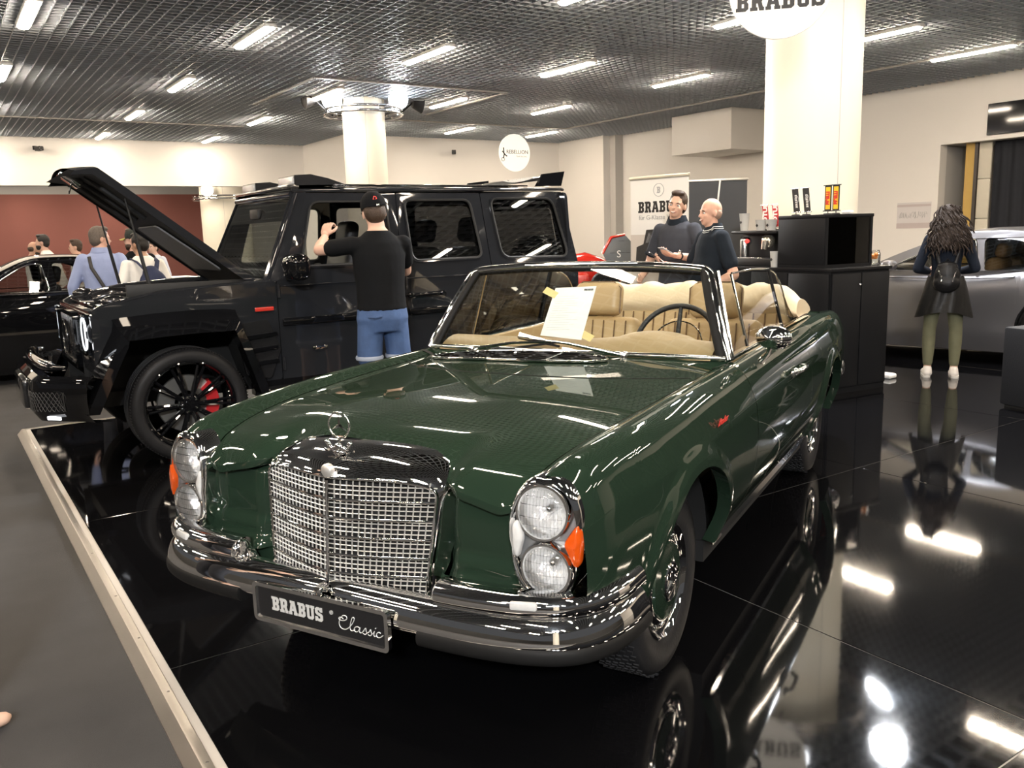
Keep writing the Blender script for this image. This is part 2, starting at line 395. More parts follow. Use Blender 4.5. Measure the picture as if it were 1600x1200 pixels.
# pillars with lamp rings
M_col = mat('cream painted pillar', (.86,.82,.70), .55, var=.03, vscale=1.2, bump=.04, bscale=18)
M_chrome = mat('bright chrome', (.82,.82,.83), .04, metal=1., rvar=.02, vscale=30)
M_lamp = mat('glowing white lamp', (1,1,1), .4, emit=(.93,.96,1.), estr=55.)
M_blackp = mat('black powder coat', (.012,.012,.013), .4, var=.15)
M_plastic = mat('black plastic', (.015,.015,.016), .45, var=.15)
def pillar(name, x, y, r, label, zt=CEIL+.3):
    o = MB().lathe([(r*1.04,FLOOR_Z),(r*1.04,.1),(r,.11),(r,zt)], n=64).build(name, M_col, None, 40); o.location = (x,y,0); o['kind']='structure'; o['label']=label
    s = MB().box((-.004,-r-.0015,.2),(.004,-r+.01,zt)).build('seam', M_wallg, o); s.rotation_euler=(0,0,radians(-20))
    return o
def lamp_ring(x, y, R, z, lamps, label, rz=0.):
    t = thing('lamp_ring', label, 'lamp', (x,y,z), rz)
    for k,(rr,zz) in enumerate(((R,0),(R*.985,.10))):
        MB().tube([(rr*cos(2*pi*i/64),rr*sin(2*pi*i/64),zz) for i in range(64)], .028, 10, closed=True).build('ring_tube', M_chrome, t, 60)
    for i in range(12):
        a=2*pi*i/12; MB().tube([(R*cos(a),R*sin(a),0),(R*.985*cos(a),R*.985*sin(a),.1)],.010,6).build('strut', M_chrome, t)
    for i in range(4):
        a=2*pi*i/4+.4; MB().tube([(.40*cos(a),.40*sin(a),.05),(R*cos(a),R*sin(a),.05)],.015,6).build('bracket', M_chrome, t)
    for a, lit, el, RL, az in lamps:
        L = MB(); a=radians(a)-rz; az = radians(az)-rz
        c = Vector((RL*cos(a),RL*sin(a),.28)); d = Vector((cos(az)*cos(el),sin(az)*cos(el),sin(el)))
        q = d.to_track_quat('Z','Y').to_matrix().to_4x4(); q.translation = c
        hd = MB().lathe([(.05,-.16),(.12,-.14),(.20,.05),(.21,.06),(.195,.062)], n=24).xf(q).build('lamp_head', M_blackp, t, 50)
        MB().lathe([(.001,.065),(.10,.06),(.195,.05)], n=24).xf(q).build('lens', M_lamp if lit else M_plastic, hd, 60)
        MB().tube([Vector((R*cos(a),R*sin(a),.05)), c-d*.12],.018,6).build('yoke', M_blackp, hd)
    return t
COLR = (8.02,6.02); COLL = (7.72,16.62)
pillar('pillar', *COLR, .49, 'thick cream round pillar behind the black counter')
pillar('pillar', *COLL, .43, 'cream round pillar with a ring of lamps beyond the black off-roader')
pillar('pillar', 9.06, 31.5, .85, 'round pillar in the room behind the red wall opening')
lamp_ring(*COLL, .78, 3.98, [(170,True,-.30,.62,240),(318,True,-.30,.74,250),(120,False,-.3,.8,120),(175,False,-.1,1.15,175),(350,False,-.1,1.2,350)], 'chrome lamp ring with two glaring white floodlights on the far pillar')
lamp_ring(*COLR, .80, 3.98, [(-84,True,-.9,1.12,-100),(-21,True,-.9,1.12,-60),(215,True,-.75,1.0,215),(130,False,-.5,1.0,130)], 'chrome lamp ring high on the near pillar above the picture')
lamp_ring(9.06,31.5,1.1, 3.0, [(225,True,-.1,1.15,255)], 'lamp ring with a glaring floodlight on the pillar in the back room')
def spot(name, loc, target, power, col=(.95,.97,1.), size=radians(95), blend=.6):
    l = bpy.data.lights.new(name,'SPOT'); l.energy = power; l.color = col; l.spot_size = size; l.spot_blend = blend; l.shadow_soft_size = .14
    o = bpy.data.objects.new(name,l); COL.objects.link(o); o.location = loc
    o.rotation_euler = (Vector(target)-Vector(loc)).to_track_quat('-Z','Y').to_euler(); return o
def ring_lamp_light(c, a, RL, el, power, z=3.98+.28, az=None):
    az = radians(a if az is None else az); a = radians(a); d = Vector((cos(az)*cos(el),sin(az)*cos(el),sin(el))); p = Vector((c[0]+RL*cos(a),c[1]+RL*sin(a),z))+d*.12
    return spot('floodlight_glow', p, p+d, power)
ring_lamp_light(COLR,-84,1.12,-.9,SPOT_W*.5,az=-100); ring_lamp_light(COLR,-21,1.12,-.9,SPOT_W*.3,az=-60); ring_lamp_light(COLR,215,1.0,-.75,SPOT_W*.8)
ring_lamp_light(COLL,170,.62,-.30,SPOT_W,az=240); ring_lamp_light(COLL,318,.74,-.30,SPOT_W,az=250)

COLF = (-3.0,-4.4)
pillar('pillar', *COLF, .45, 'cream round pillar behind the viewer')
lamp_ring(*COLF, .80, 3.90, [(40,True,-.42,.85,56),(75,True,-.42,.85,70),(200,False,-.3,.8,200)], 'chrome lamp ring with floodlights on the pillar behind the viewer')
ring_lamp_light(COLF,40,.85,-.42,SPOT_W*.8,z=3.90+.28,az=56); ring_lamp_light(COLF,75,.85,-.42,SPOT_W*.5,z=3.90+.28,az=70)
# hanging white box in the corner
bxo = struct('ceiling_box', MB().bbox((15.95,14.2,3.32),(WALLX,16.15,CEIL),.01), M_wall, label='white boxed soffit hanging from the ceiling by the right wall')
# room behind the opening
BR_Y, BR_Z = 36.0, 3.75
struct('ceiling_backroom', MB().box((MINX,BACKY+T,BR_Z),(14,BR_Y+.2,BR_Z+.1)), mat('dim grey louvre ceiling',(.2,.195,.19),.6,var=.1,vscale=1.), label='grey ceiling of the room behind')
wall('wall_red', MINX,BR_Y,9.55,BR_Y+.2, FLOOR_Z,3.42, M_red, 'brick red wall of the room behind')
wall('wall_red_band', MINX,BR_Y-.02,9.55,BR_Y+.2, 3.42,BR_Z, mat('pale grey cornice',(.42,.42,.42),.6,var=.03), 'pale grey band above the red wall')
wall('wall_backroom', 9.55,BR_Y-1.0,18,BR_Y, label='pale wall of the room behind')
wall('wall_backroom_side', 14.0,BACKY,14.2,BR_Y, label='side wall of the room behind')
for n,(x,y) in enumerate(((5.2,28.3),(5.15,32.3),(9.7,28.3),(0.5,28.3),(0.5,32.3),(3.0,34.2),(6.2,34.2),(7.6,30.3),(-2.2,30.3),(2.8,30.3),(-1,34.2))):  # most of these tubes added to brighten the red wall
    o = copy_tree(tubeP); o.location=(x,y,BR_Z-.02); o['label']='glowing warm lamp on the ceiling of the room behind, some added to brighten the red wall'; o['group']='lamps of the room behind'
# shelves-like light line seen on the rear wall
for nm,x,y,z,rz,lab in (('security_camera',.0,0,0,0,''),):
    pass
def seccam(x,y,z,rz,label):
    t = thing('security_camera',label,'camera',(x,y,z),rz)
    MB().bbox((-.05,-.04,-.02),(.05,0,.08),.008).build('bracket', M_plastic, t)
    MB().tube([(0,-.04,.03),(0,-.14,.0)],.02,8).build('arm', M_plastic, t)
    MB().bbox((-.06,-.36,-.06),(.06,-.10,.05),.02).build('housing', M_plastic, t)
    MB().lathe([(.045,-.37),(.05,-.355),(.02,-.352),(.001,-.352)],axis='y',n=16).build('lens', M_chrome, t)
seccam(2.6,BACKY,3.98,radians(20),'small dark security camera on the wall above the opening, left of the raised bonnet')
seccam(13.1,JOGY,3.88,radians(-30),'small dark security camera under the ceiling of the rear wall')
# wires on rear wall
# hanging round signs
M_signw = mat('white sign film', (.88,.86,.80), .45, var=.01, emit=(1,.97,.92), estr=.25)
M_ink = mat('black print', (.018,.016,.015), .5, var=.05); M_inkg = mat('grey print', (.35,.35,.35), .5, var=.03)
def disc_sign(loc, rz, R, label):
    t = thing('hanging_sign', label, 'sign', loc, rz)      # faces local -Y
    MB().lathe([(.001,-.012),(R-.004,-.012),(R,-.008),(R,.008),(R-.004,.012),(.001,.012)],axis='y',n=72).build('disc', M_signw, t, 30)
    for s in (-1,1): MB().tube([(s*R*.4,0,R*.9),(s*R*.4,0,CEIL-loc[2])],.003,5).build('hanger_wire', M_inkg, t)
    return t
t = disc_sign((5.98,4.83,3.43), radians(-47), .405, 'large round white sign with black slab lettering hung above the counter')
slab_word('BRABUS', .150, lambda a,b,c: (a,-.0135+c,b-.10)).build('lettering', M_ink, t)
t = disc_sign((10.1,14.68,3.12), radians(-2), .37, 'round white sign with black motorcycle lettering over the black off-roader')
text('lettering','REBELLION',.105,M_ink,t,Matrix.Translation((.06,-.0135,.015))@Matrix.Rotation(pi/2,4,'X'))
text('small_lettering','TEAM RACING',.04,M_inkg,t,Matrix.Translation((.16,-.0135,-.07))@Matrix.Rotation(pi/2,4,'X'))
em = MB().tube([(-.30,-.0135,.03),(-.25,-.0135,-.02),(-.28,-.0135,-.11)],.012,6); em.tube([(-.27,-.0135,.10),(-.26,-.0135,-.02),(-.19,-.0135,-.07)],.012,6); em.tube([(-.285+.035*cos(a*pi/8),-.0135,-.13+.035*sin(a*pi/8)) for a in range(16)],.005,5,closed=True); em.build('emblem', M_ink, t)
# black screen above the doorway
t = thing('wall_screen','black glossy screen mounted above the navy curtained doorway','screen',(WALLX,8.0,0))
MB().bbox((-.05,-1.05,3.13),(0,1.05,3.72),.008).build('frame', M_plastic, t); MB().box((-.052,-1.04,3.14),(-.05,1.04,3.71)).build('glass', mat('black screen glass',(.008,.008,.01),.06,spec=.6,var=.05), t)
# drawing poster on the right wall
t = thing('wall_poster','pale poster with an ink line drawing on the right wall behind the woman','poster',(WALLX,10.5,0))
MB().box((-.006,-.38,1.37),(0,.38,1.91)).build('sheet', mat('grey white paper',(.66,.63,.62),.8,var=.03), t)
M_pb = mat('pinkish print',(.55,.48,.47),.8,var=.04)
MB().box((-.008,-.38,1.37),(-.006,.38,1.48)).build('lower_band', M_pb, t); MB().box((-.008,-.38,1.82),(-.006,.38,1.87)).build('upper_band', M_pb, t)
sk = MB(); random.seed(4)
for k in range(16):
    x0 = -.31+.04*k; sk.tube([(-.009,-(x0+random.uniform(-.02,.02)),1.64+random.uniform(-.07,.08)) for q in range(5)],.003,4)
sk.build('ink_sketch', M_inkg, t); random.seed(7)
# ================================================================ GREEN CABRIOLET
GC = thing('cabriolet_car','dark green classic cabriolet with chrome grille and folded beige roof','car',(1.6407,2.7392,0),radians(206.716))
M_green = mat('dark green metallic paint',(.0135,.0265,.0165),.46,metal=.10,spec=.0,coat=1.,coat_rough=.015,var=.12,vscale=2.)
M_chr = mat('polished chrome',(.86,.86,.86),.025,metal=1.,rvar=.012,vscale=40)
M_rub = mat('black rubber',(.007,.007,.007),.6,spec=.22,var=.2,vscale=30)
M_tyre = mat('tyre rubber',(.013,.013,.014),.5,spec=.25,var=.25,vscale=25,bump=.1,bscale=90)
M_dark = mat('unlit dark inside',(.004,.004,.004),.8,var=.1)
M_leather = mat('cognac beige leather',(.40,.29,.15),.42,var=.08,vscale=6,bump=.12,bscale=120)
M_canvas = mat('beige roof cover',(.60,.50,.34),.6,var=.06,vscale=4,bump=.2,bscale=60)
M_glassc = glass_mat('clear windscreen glass',(.94,.98,.965),.95)
M_lens = glass_mat('clear lamp lens',(.97,.97,.97),.97,.02)
M_amber = mat('amber lens',(.50,.06,.004),.12,coat=1.,var=.15,vscale=60,emit=(1,.2,.02),estr=.05)
M_refl = mat('lamp reflector',(1.,1.,.98),.16,metal=.5,bump=1.,bscale=38,var=.08,vscale=40)
GCX = [-3.92,-3.80,-3.5,-2.8,-2.0,-.85,-.6,-.2,.2,.45,.62,.74]
# control curves (y,z) per station: inner edge, crown, shoulder, crease, max, low, bottom
GCC = [
 [(.600,.885),(.640,.93-.03),(.665,.955-.05),(.690,.958),(.712,.955),(.722,.948),(.716,.942),(.703,.932),(.682,.918),(.655,.897),(.628,.862),(.602,.795)],
 [(.640,.890),(.690,.912),(.745,.938),(.775,.965),(.785,.967),(.785,.966),(.782,.965),(.776,.961),(.762,.945),(.742,.933),(.722,.917),(.690,.880)],
 [(.690,.865),(.745,.885),(.805,.905),(.842,.925),(.850,.925),(.850,.922),(.848,.920),(.843,.915),(.828,.905),(.808,.890),(.790,.868),(.762,.835)],
 [(.735,.79),(.785,.80),(.845,.81),(.890,.815),(.898,.812),(.898,.808),(.898,.806),(.896,.802),(.882,.790),(.852,.780),(.828,.765),(.795,.745)],
 [(.735,.66),(.790,.66),(.855,.66),(.900,.66),(.906,.66),(.906,.66),(.906,.66),(.906,.66),(.895,.65),(.866,.64),(.842,.63),(.805,.62)],
 [(.715,.50),(.765,.49),(.830,.48),(.880,.48),(.884,.48),(.884,.48),(.884,.48),(.886,.48),(.876,.48),(.852,.48),(.832,.48),(.800,.48)],
 [(.690,.36),(.735,.34),(.785,.32),(.820,.32),(.818,.33),(.818,.33),(.818,.33),(.825,.33),(.825,.33),(.815,.34),(.805,.36),(.785,.38)],
]
def gc_section(x, n=6):
    pts = [(interp(GCX,[c[k][0] for k in range(len(GCX))],x), interp(GCX,[c[k][1] for k in range(len(GCX))],x), 0) for c in GCC]
    # the crease is a sharper corner: double up neighbours
    out = []
    a = catmull(pts[:4], n); b = catmull(pts[3:], n+2)
    # blend so both halves meet at crease with a soft break
    return [(p.x,p.y) for p in a[:-1]]+[(p.x,p.y) for p in b]
ARCH = [(0.0,.325,.412),(-2.75,.325,.400)]
def arch_bottom(x):
    zb = None
    for cx,cz,R in ARCH:
        if abs(x-cx) < R: zb = max(zb or 0, cz+sqrt(max(0,R*R-(x-cx)**2))*1.0)
    return zb
def cut_section(sec, zb, N=34):
    # resample a (y,z) polyline from top down to height zb, N points by arc length
    S = [sec[0]]
    for a,b in zip(sec,sec[1:]):
        if b[1] < zb and a[1] > b[1] and len(S) > 6:
            t = (a[1]-zb)/(a[1]-b[1]); S.append((lerp(a[0],b[0],t),zb)); break
        S.append(b)
    L = [0]
    for a,b in zip(S,S[1:]): L.append(L[-1]+sqrt((a[0]-b[0])**2+(a[1]-b[1])**2))
    out = []; i = 0
    for k in range(N):
        s = L[-1]*k/(N-1)
        while i < len(S)-2 and L[i+1] < s: i += 1
        t = (s-L[i])/max(1e-9,L[i+1]-L[i]); out.append((lerp(S[i][0],S[i+1][0],t), lerp(S[i][1],S[i+1][1],t)))
    return out
def flare(x, y, z):
    d = 0
    for cx,cz,R in ARCH:
        r = sqrt((x-cx)**2+(z-cz)**2)
        if r < R+.11 and z > .28:
            k = 1-sstep(R+.02,R+.085,r); d = max(d, k*(.016 if cx==0 else .018))
    return d
def body_strip(xa, xb, step=.018):
    xs = [xa+(xb-xa)*k/max(1,round(abs(xb-xa)/step)) for k in range(round(abs(xb-xa)/step)+1)]
    for cx,cz,R in ARCH:
        for e in (-1,1):
            for dd in (.9999,.99,.975,.95,.92):
                q = cx+e*R*dd
                if min(xa,xb) < q < max(xa,xb): xs.append(q)
            q = cx+e*R*1.0005
            if min(xa,xb) < q < max(xa,xb): xs.append(q)
    xs = sorted(set(xs), reverse=True); P = []
    for x in xs:
        sec = gc_section(x); zb = arch_bottom(x)
        s = cut_section(sec, zb if zb and zb > sec[-1][1] else sec[-1][1])
        P.append([(x, y+flare(x,y,z), z) for y,z in s])
        # lip turned inwards at the bottom edge
        y,z = P[-1][-1][1:]
        P[-1].append((x, y-.012, z-.002 if not zb else z+.003)); P[-1].append((x, y-.05, z+.006))
    return MB().grid(P)
def both(name, mb, m, sm=40, labels=None):
    a = mb.build(name, m, GC, sm); b = mb.flipped().build(name, m, GC, sm); return a, b
FX, DXR = -.80, -2.02
both('front_fender', body_strip(.722,FX+.0025), M_green, 50)
doors = both('door', body_strip(FX-.0025,DXR+.0025), M_green, 50)
both('rear_quarter_panel', body_strip(DXR-.0025,-3.92), M_green, 50)
for gx in (FX,DXR):
    gp = []
    for x in (gx+.014,gx-.014):
        sec = gc_section(x); gp.append([(x,y-.010,z) for y,z in cut_section(sec,sec[-1][1])])
    both('panel_gap', MB().grid(gp), M_dark, 60)
# hood: family of curves from the front edge to the cowl
HOODR = -.70
def hood_edge_y(x): return interp(GCX,[c[0] for c in GCC[0]],x)-.004
def hood_z_edge(x): return interp(GCX,[c[1] for c in GCC[0]],x)-.001
HZX, HZC = [-.75,-.2,.2,.5,.62,.70,.76], [.987,.963,.942,.911,.893,.877,.862]
def hood_pt(s, v):
    a = abs(s)
    xf = interp([0,.34,.55,.61,.70,.95,1],[.672,.672,.680,.705,.730,.735,.722],a)
    xr = HOODR-.13*a*a*a; x = xf+(xr-xf)*v
    ye = hood_edge_y(max(min(x,.74),-3)); y = s*ye
    zc = interp(HZX,HZC,x); ze = hood_z_edge(x)
    z = lerp(zc, ze, a**2.3)
    o_ = sstep(.50,.72,a)*(1-.75*sstep(.90,1,a)); t = max(0,(x-.56)/(xf-.56+1e-6))
    z -= o_*.030*t**5.0
    z -= .014*sstep(.46,.64,x)*(1-sstep(.50,.62,a))
    z -= .034*math.exp(-((a-.545)/.085)**2)*max(0,(x-.40)/.28)**2.5     # dip beside the grille shell
    return (x,y,z)
NV, NS = 46, 56
P = [[hood_pt(-1+2*j/NS, (i/NV)**1.9) for j in range(NS+1)] for i in range(NV+1)]
lipk = [sstep(.52,.66,abs(-1+2*j/NS)) for j in range(NS+1)]
P = [[(x-.035,y,z-.006-.022*k) for (x,y,z),k in zip(P[0],lipk)],[(x-.001*k-.02*(1-k),y,z-.020*k-.003) for (x,y,z),k in zip(P[0],lipk)]]+P
MB().grid(P).build('hood', M_green, GC, 60)
# face between grille and lamps
Pf = []
for i in range(22):
    v = i/21; z = lerp(.772,.515,v); row = []
    for j in range(18):
        u = j/17; y = lerp(.345,.640,u)
        x = .700+.012*sin(pi*min(1,v*1.3))-.055*(1-sstep(0,.16,u))+.030*sstep(.80,1,v)-.010*sstep(.75,1,u)
        x += .022*sstep(.55,.75,v)
        row.append((x,y,z))
    Pf.append(row)
Pf = [[(x-.035,y,z+.012) for x,y,z in Pf[0]]]+Pf+[[(x-.20,y,z-.03) for x,y,z in Pf[-1]]]
both('front_panel', MB().grid(Pf), M_green, 60)
# dark gap filler behind the hood lip and grille
MB().box((.20,-.66,.40),(.62,.66,.74)).build('engine_bay', M_dark, GC)
MB().box((-3.7,-.70,.30),(.30,.70,.40)).build('underbody', M_dark, GC)
for sx in (0.,-2.75):
    for s in (-1,1):
        w_ = MB()
        Pw = [[(sx+.43*cos(a*pi/16),s*y,.325+.43*sin(a*pi/16)) for y in (.50,.80)] for a in range(17)]; w_.grid(Pw)
        w_.box((sx-.43,s*.50-.005,.25),(sx+.43,s*.50+.005,.76))
        w_.build('wheel_housing', M_dark, GC, 60, recalc=False)
# lower front valance
Pv = [[(x0,y,z) for y in [(-.80+1.6*k/20) for k in range(21)]] for x0,z in ((.70,.53),(.735,.47),(.72,.38),(.62,.30))]
Pv = [[(x-.10*(abs(y)/.8)**4,y,z) for x,y,z in r] for r in Pv]
MB().grid(Pv).build('front_valance', M_green, GC, 60)
# ---- headlamps
def lamp_unit(s):
    # egg-shaped unit; local frame tilted slightly back, built for the left side then mirrored
    L = MB(); cy, cz = .697, .709
    def egg(k, hh=.166, ww=.096):
        a = 2*pi*k/48
        y = ww*cos(a)*(1.0 if sin(a) > 0 else .93); z = hh*sin(a)
        sq = 1+.10*abs(sin(2*a))
        return y*sq, z*sq*.985
    def face_x(y, z):   # bezel plane with outward sweep
        u = (y-cy)/.1; w = (z-cz)/.17
        return .752-.028*max(0,w)**1.5*1.0-.030*max(0,u)**2-.006*max(0,-w)+.004
    rings = []
    for sc, dx in ((1.06,-.075),(1.06,-.006),(1.03,.012),(.965,.016),(.92,.006),(.90,-.030)):
        r = []
        for k in range(48):
            y, z = egg(k); y = cy+y*sc; z = cz+z*sc; x = face_x(y,z)+dx
            r.append((x,y,z))
        rings.append(r)
    bez = MB().grid(rings, closed_v=True)
    LU = ((-.006,.079,.074,.050),(.004,-.088,.070,.0))
    eo = [(cy+egg(k)[0]*.91,cz+egg(k)[1]*.91) for k in range(48)]
    ho = [[(cy+oy+(R+.007)*cos(2*pi*k/32),cz+oz+(R+.007)*sin(2*pi*k/32)*1.0) for k in range(32)] for oy,oz,R,tx in ((-.006,.0785,.0715,0),(.004,-.0785,.0675,0))]
    back = MB().poly(eo,ho,lambda a,b,c:(face_x(a,b)-.024,a,b))
    parts = [('lamp_bezel',bez,M_chr),('lamp_plate',back,M_satin)]
    for (oy,oz,R,tx) in ((-.006,.0785,.0715,.050),(.004,-.0785,.0675,.0)):
        c = Vector((face_x(cy+oy,cz+oz)-.004-.0,cy+oy,cz+oz))
        q = Euler((0,-tx*1.6,radians(3))).to_matrix().to_4x4(); q.translation = c
        rim = MB().lathe([(R+.009,-.03),(R+.010,-.004),(R+.006,.006),(R,.006),(R-.001,-.002)],axis='x',n=40).xf(q)
        ref = MB().lathe([(R,-.004),(R*.85,-.035),(R*.55,-.06),(R*.25,-.072),(.014,-.074)],axis='x',n=40).xf(q)
        bulb = MB().lathe([(.014,-.074),(.013,-.045),(.004,-.038),(.0005,-.038)],axis='x',n=14).xf(q)
        lens = MB().lathe([(R,.004),(R*.9,.012),(R*.6,.020),(R*.25,.023),(.0008,.0235)],axis='x',n=40).xf(q)
        rib = MB()
        for k in range(-6,7):
            yy = k*R*.14; h = sqrt(max(0,R*R*.85-yy*yy))
            rib.tube([q@Vector((.020-.013*((yy*yy+zz*zz)/(R*R)),yy,zz)) for zz in [-h+2*h*i/8 for i in range(9)]],.0011,4)
        for k in (-3,-1,2,4):
            zz = k*R*.16; h = sqrt(max(0,R*R*.8-zz*zz))
            rib.tube([q@Vector((.020-.013*((yy*yy+zz*zz)/(R*R)),yy,zz)) for yy in [-h+2*h*i/8 for i in range(9)]],.0009,4)
        parts += [('lamp_rim',rim,M_chr),('reflector',ref,M_refl),('bulb',bulb,M_chr),('lens',lens,M_lens),('lens_rib',rib,M_ribg)]
    # amber turn lamp outside, clear position lamp inside
    def blister(pts, m, name, lift):
        c = Vector((0,0)); 
        for p in pts: c += Vector(p)/len(pts)
        out = rpoly(pts,.012,4); b = MB(); rr = []
        for sc,dx in ((1.,-.012),(1.,.002),(.86,lift*.75),(.5,lift),(.02,lift*1.05)):
            rr.append([(face_x(c.x+(y-c.x)*sc,c.y+(z-c.y)*sc)+dx+.006, c.x+(y-c.x)*sc, c.y+(z-c.y)*sc) for y,z in out])
        parts.append((name,b.grid(rr,closed_v=True),m))
    blister([(.757,.716),(.795,.775),(.803,.720),(.797,.655),(.785,.640)], M_amber,'turn_signal',.014)
    blister([(.622,.765),(.640,.715),(.622,.655),(.611,.665),(.607,.755)], M_clear,'position_lamp',.010)
    for n_, mb_, m_ in parts:
        o = (mb_ if s > 0 else mb_.flipped()).build(n_, m_, GC, 50)
M_satin = mat('satin grey lamp plate',(.30,.30,.30),.35,metal=.6,var=.05)
M_ribg = glass_mat('lens rib glass',(1,1,1),.97,.05)
M_clear = mat('frosted clear lens',(.55,.55,.54),.12,spec=.6,coat=1.,var=.12,vscale=60)
lamp_unit(1); lamp_unit(-1)
# ---- radiator grille
def gr_x(y): return .838-.095*(abs(y)/.34)**1.4
def gr_lean(z): return -(z-.48)*.08
GT, GB = .818, .480
def half_w(z): return lerp(.300,.335,(z-GB)/(GT-GB))
# chrome shell: one smooth surround, sides thin, crown broad and domed
def top_z(y):       # upper edge of the mesh opening
    return .822+.012*(1-(abs(y)/.34)**2)-.030*sstep(.285,.345,abs(y))
def shell_rail(k, n=60):      # k: 0 inner front edge .. 1 outer rear edge
    out = []
    for i in range(n+1):
        t = -1+2*i/n; a = abs(t); sg = 1 if t >= 0 else -1
        if a > .62:      # side
            v = (a-.62)/.38; z = lerp(.775,GB-.012,v); y = half_w(z)+.010
            yo = y+.010+.014*sin(pi*min(k,1)*.5); x = gr_x(y)+gr_lean(z)
            q = (x+lerp(.004,-.14,k)+.016*sin(pi*min(1,k*2.2)), lerp(y-.008,yo,min(1,k*2.5)), z)
        else:
            v = a/.62; ang = v
            # rounded shoulder: superellipse from (0,top) to (half_w,.775)
            y = (half_w(.775)+.010)*(1-(1-min(1,v*1.0))**1.0)
            W = half_w(.775)+.010; th = v*pi/2
            y = W*(sin(th)**.62); hh = cos(th)**.62
            z0 = .775+.056*hh; 
            zo = .775+.128*hh-.012*(y/W)**2*hh
            x = gr_x(y)+gr_lean(z0)
            yy = lerp(y-.008*(y/W),y+.024*(y/W)**3,min(1,k*2.5))
            kz = sin(min(1,k*1.15)*pi/2)
            q = (x+lerp(.004,-.145-.03*(1-(y/W)**2),k)+.018*sin(pi*min(1,k*1.6))*(.5+.5*hh), yy, lerp(z0-.004,zo,kz))
        out.append((q[0], sg*q[1], q[2]))
    return out
GRILLE = MB().grid([shell_rail(0)]+[shell_rail(k/12) for k in range(13)]).build('grille_shell', M_chr, GC, 70)
inner = shell_rail(0); MB().tube([(x-.004,y,z) for x,y,z in inner],.006,6).build('grille_inner_bead', M_chr, GRILLE, 60)
MB().grid([[(gr_x(y)+gr_lean(z)-.022,y,z) for y in [half_w(z)*(-1+k/12) for k in range(25)]] for z in (GB-.01,.60,.72,GT)]).build('grille_backing', M_dark, GRILLE, 60)
M_mesh = mat('satin silver mesh',(.80,.79,.76),.35,metal=.8,var=.04)
NB = 32; mm = MB()
for k in range(1,NB):      # vertical bars
    t = -1+2*k/NB
    if abs(t) < .01: continue
    pts = [(gr_x(half_w(z)*t)+gr_lean(z)-.004,half_w(z)*t,z) for z in (GB,.6,.7,GT)]; mm.tube(pts,.0021,4,flat=(1,1.8))
NR = 24; rows_hd = [round(NR*q/6) for q in range(1,6)]
for k in range(1,NR):
    if k in rows_hd: continue
    z = lerp(GB,GT,k/NR); mm.tube([(gr_x(half_w(z)*t)+gr_lean(z)-.004,half_w(z)*t,z) for t in [-1+j/10 for j in range(21)]],.0021,4)
o = mm.build('grille_mesh', M_mesh, GRILLE, 30, recalc=False); o['kind']='stuff'
for k in rows_hd:
    z = lerp(GB,GT,k/NR); MB().tube([(gr_x(half_w(z)*t)+gr_lean(z)+.001,half_w(z)*t,z) for t in [-1+j/12 for j in range(25)]],.0052,6).build('grille_bar', M_chr, GRILLE, 60)
MB().tube([(gr_x(0)+gr_lean(z)+.004,0,z) for z in (GB-.006,.6,.7,GT)],.0055,6).build('grille_center_bar', M_chr, GRILLE, 60)
MB().tube([(gr_x(half_w(GB)*t)+gr_lean(GB)+.002,half_w(GB)*t,GB-.004) for t in [-1+j/12 for j in range(25)]],.006,6).build('grille_lower_bar', M_chr, GRILLE, 60)
# round badge on the crown
bd = MB().lathe([(.021,-.012),(.021,.002),(.017,.006),(.001,.008)],axis='x',n=24,c=(.812,0,.846)); bd.build('badge', M_mesh, GRILLE, 50)
# star ornament
st = thing('x','x','x'); bpy.data.objects.remove(st)
SX, SZ = .748, .970; st = MB().tube([(SX-.004,.040*cos(2*pi*k/40),SZ+.002+.040*sin(2*pi*k/40)) for k in range(40)],.0032,8,closed=True).build('star_ring', M_chr, GC, 60)
for a in (90,210,330):
    a = radians(a); d = Vector((0,cos(a),sin(a))); p = Vector((0,-sin(a),cos(a)))*.0065; c = Vector((SX-.004,0,SZ+.002)); f = Vector((.005,0,0))
    MB().add([c+d*.039,c+p-d*.002,c+f,c-p-d*.002,c-f],[[0,1,2],[0,2,3],[0,3,4],[0,4,1],[1,4,3,2]]).build('star_arm', M_chr, st, 10)
MB().lathe([(.020,-.052),(.021,-.046),(.010,-.042),(.006,-.034),(.0045,-.02),(.007,-.008),(.002,-.004)],n=20,c=(SX-.004,0,.935)).build('star_base', M_chr, st, 50)
wr = MB()
for s in (-1,1):
    for k in range(9):
        t = k/8; wr.ball((SX+.004,s*(.010+.036*t),.897+.020*t*t+.004*sin(t*9)),(.006,.0075,.0075),8,6)
    wr.tube([(SX+.004,s*.02,.893),(SX+.006,s*.045,.891),(SX+.004,s*.06,.897)],.0035,6)
wr.ball((SX+.006,0,.905),(.008,.014,.014)); wr.ball((SX+.006,0,.889),(.008,.022,.010))
wr.build('ornament_wreath', M_chr, st, 60)
